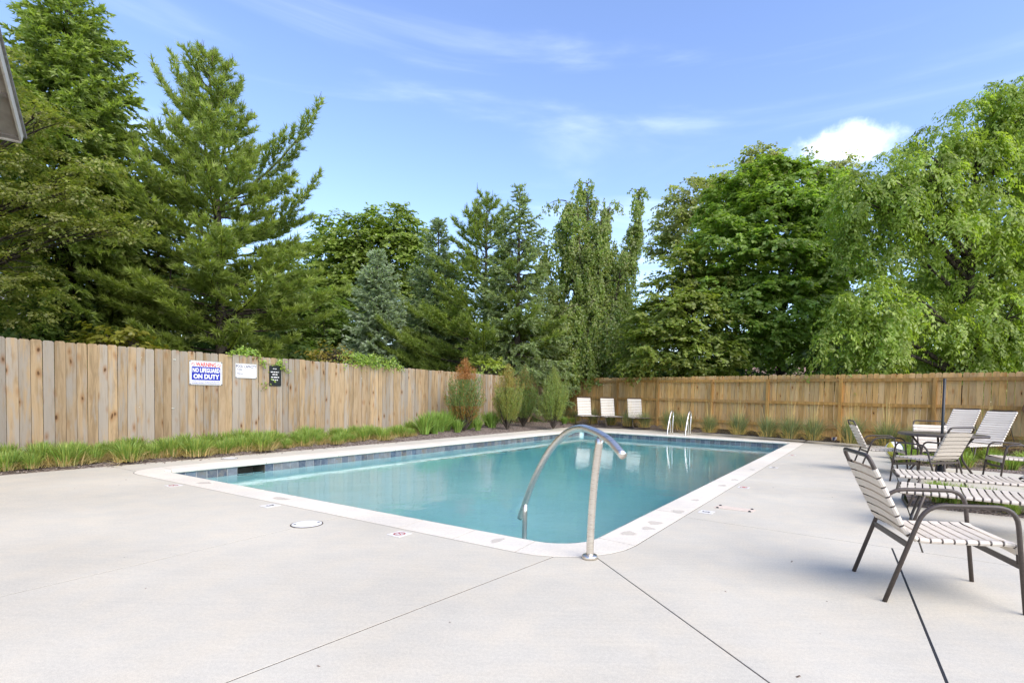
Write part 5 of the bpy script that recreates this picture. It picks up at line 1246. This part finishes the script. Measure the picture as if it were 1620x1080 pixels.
# ------------------------------------------------------------------ buildings seen in part
M['siding'] = m_flat('tan_siding', (.50, .36, .24), .8, 0, .06, 3); M['shingle'] = m_flat('grey_shingle', (.22, .205, .19), .9, 0, .2, 12); M['grey_siding'] = m_flat('grey_siding', (.17, .19, .20), .8, 0, .08, 5); M['brick_roof'] = m_flat('rose_shingle', (.24, .155, .125), .9, 0, .2, 8)
M['glass'] = m_flat('window_glass', (.03, .035, .04), .08, 0, .1, 4)
def house(name, label, px, Y, w, d_, eave, ridge, wall_m, roof_m, rot, wins=3):
    bx, by = base(px, Y); t = thing(name, label, 'building', (bx, by, -.1), rot)
    MB().box((0, 0, eave / 2), (w, d_, eave)).build('wall', wall_m, t)
    ov = .35; mb = MB(); h = d_ / 2 + ov
    k = (ridge - eave) / (d_ / 2); ez = eave - k * ov
    for s_ in (-1, 1):
        P = [(-w / 2 - ov, s_ * h, ez), (w / 2 + ov, s_ * h, ez), (w / 2 + ov, 0, ridge), (-w / 2 - ov, 0, ridge)]
        mb.add([(a, b2, c + .02) for a, b2, c in P] + [(a, b2, c + .14) for a, b2, c in P], [(0, 1, 2, 3), (7, 6, 5, 4), (0, 4, 5, 1), (1, 5, 6, 2), (3, 2, 6, 7), (0, 3, 7, 4)])
    mb.build('roof', roof_m, t)
    gm_ = MB()
    for s_ in (-1, 1):
        xx = s_ * (w / 2 - .01); gm_.add([(xx, -d_ / 2, eave), (xx, d_ / 2, eave), (xx, 0, ridge)], [(0, 1, 2)])
    gm_.build('gable', wall_m, t)
    for k in range(wins):
        wx = -w / 2 + w * (k + .5) / wins; o = MB().box((wx, -d_ / 2 - .02, eave * .62), (.9, .05, 1.1)).build('window', M['white_plastic'], t); MB().box((wx, -d_ / 2 - .047, eave * .62), (.78, .012, .98)).build('pane', M['glass'], o)
    return t
house('tan_house', 'tan-walled house behind the trees at the left edge', 20, 21.0, 9.0, 6.0, 3.3, 5.0, M['siding'], M['shingle'], .55, 4)
house('grey_shed', 'grey shed with a light gable roof showing over the left fence', 160, 17.0, 2.6, 2.6, 2.1, 2.78, M['grey_siding'], M['shingle'], -.9, 1)
house('brick_house', 'rose-roofed house behind the maple trunk', 1300, 42.0, 12.0, 8.0, 2.2, 3.9, M['siding'], M['brick_roof'], -.1, 5)
# black trellis
q = at(1455, 640, 17.6); t = thing('garden_trellis', 'black slatted trellis behind the right part of the far fence', 'trellis', (q[0], q[1], 0), -.35)
for k in range(7): MB().box((0, 0, 1.55 + .22 * k), (1.55, .03, .035)).build('slat', M['black_metal'], t)
for k in range(5): MB().box((-.72 + .36 * k, .032, 1.45), (.03, .03, 2.9)).build('upright', M['black_metal'], t)

# neighbour's house beyond the left fence: only the foot of its gable roof comes into the picture
nb0 = np.array([-10.14, 10.17]); e1 = np.array([.5513, -.8343]); EZ = 5.73; RISE = .76
nh = thing('neighbour_house', 'pale roof edge of a neighbouring house at the top left corner', 'building', (nb0[0], nb0[1], 0), math.atan2(e1[1], e1[0]))   # local x up the rake towards the viewer, local -y into the house
M['fascia'] = m_flat('fascia_paint', (.58, .53, .46), .6, 0, .08, 6); M['soffit'] = m_flat('soffit_board', (.34, .30, .26), .8, 0, .12, 5); M['soffit_dark'] = m_flat('soffit_batten', (.26, .23, .205), .8, 0, .12, 5)
sl = math.hypot(1, RISE); ca, sa = 1 / sl, RISE / sl
ROT = np.array([[ca, 0, -sa], [0, 1, 0], [sa, 0, ca]])
def rk(x, y, z): return np.array([0, 0, EZ]) + ROT @ np.array([x, y, z])
for k in range(8): MB().box(rk(.62 * k + .31, 0, .10), (.612, .03, .20), ROT).build('rake_board', M['fascia'], nh)
for k in range(6): MB().box(rk(.80 * k + .42, -.42, .075), (.785, .80, .014), ROT).build('soffit_panel', M['soffit'], nh)
for k in range(6): MB().box(rk(.80 * k + .04, -.42, .055), (.06, .79, .06), ROT).build('lookout', M['soffit_dark'], nh)
MB().box(rk(-.012, -3.0, .08), (.03, 6.0, .18), ROT).build('eave_board', M['fascia'], nh)
RL = 5.0
MB().box(rk(RL / 2, -3.0, .232), (RL + .1, 6.1, .05), ROT).build('roof', M['shingle'], nh)
tip_ = rk(RL, 0, 0); ROT2 = np.array([[ca, 0, sa], [0, 1, 0], [-sa, 0, ca]])
MB().box(tip_ + ROT2 @ np.array([RL / 2, -3.0, .232]), (RL + .1, 6.1, .05), ROT2).build('roof', M['shingle'], nh)
w_ = MB(); x0, x1 = .6, 2 * tip_[0] - .6; zt = lambda x: EZ + RISE * min(x, 2 * tip_[0] - x)
w_.add([(x0, -.84, 0), (x1, -.84, 0), (x1, -.84, zt(x1)), (tip_[0], -.84, zt(tip_[0])), (x0, -.84, zt(x0)), (x0, -5.8, 0), (x1, -5.8, 0), (x1, -5.8, zt(x1)), (tip_[0], -5.8, zt(tip_[0])), (x0, -5.8, zt(x0))], [(0, 1, 2, 3, 4), (9, 8, 7, 6, 5), (0, 4, 9, 5), (1, 6, 7, 2)]); w_.build('wall', M['siding'], nh)
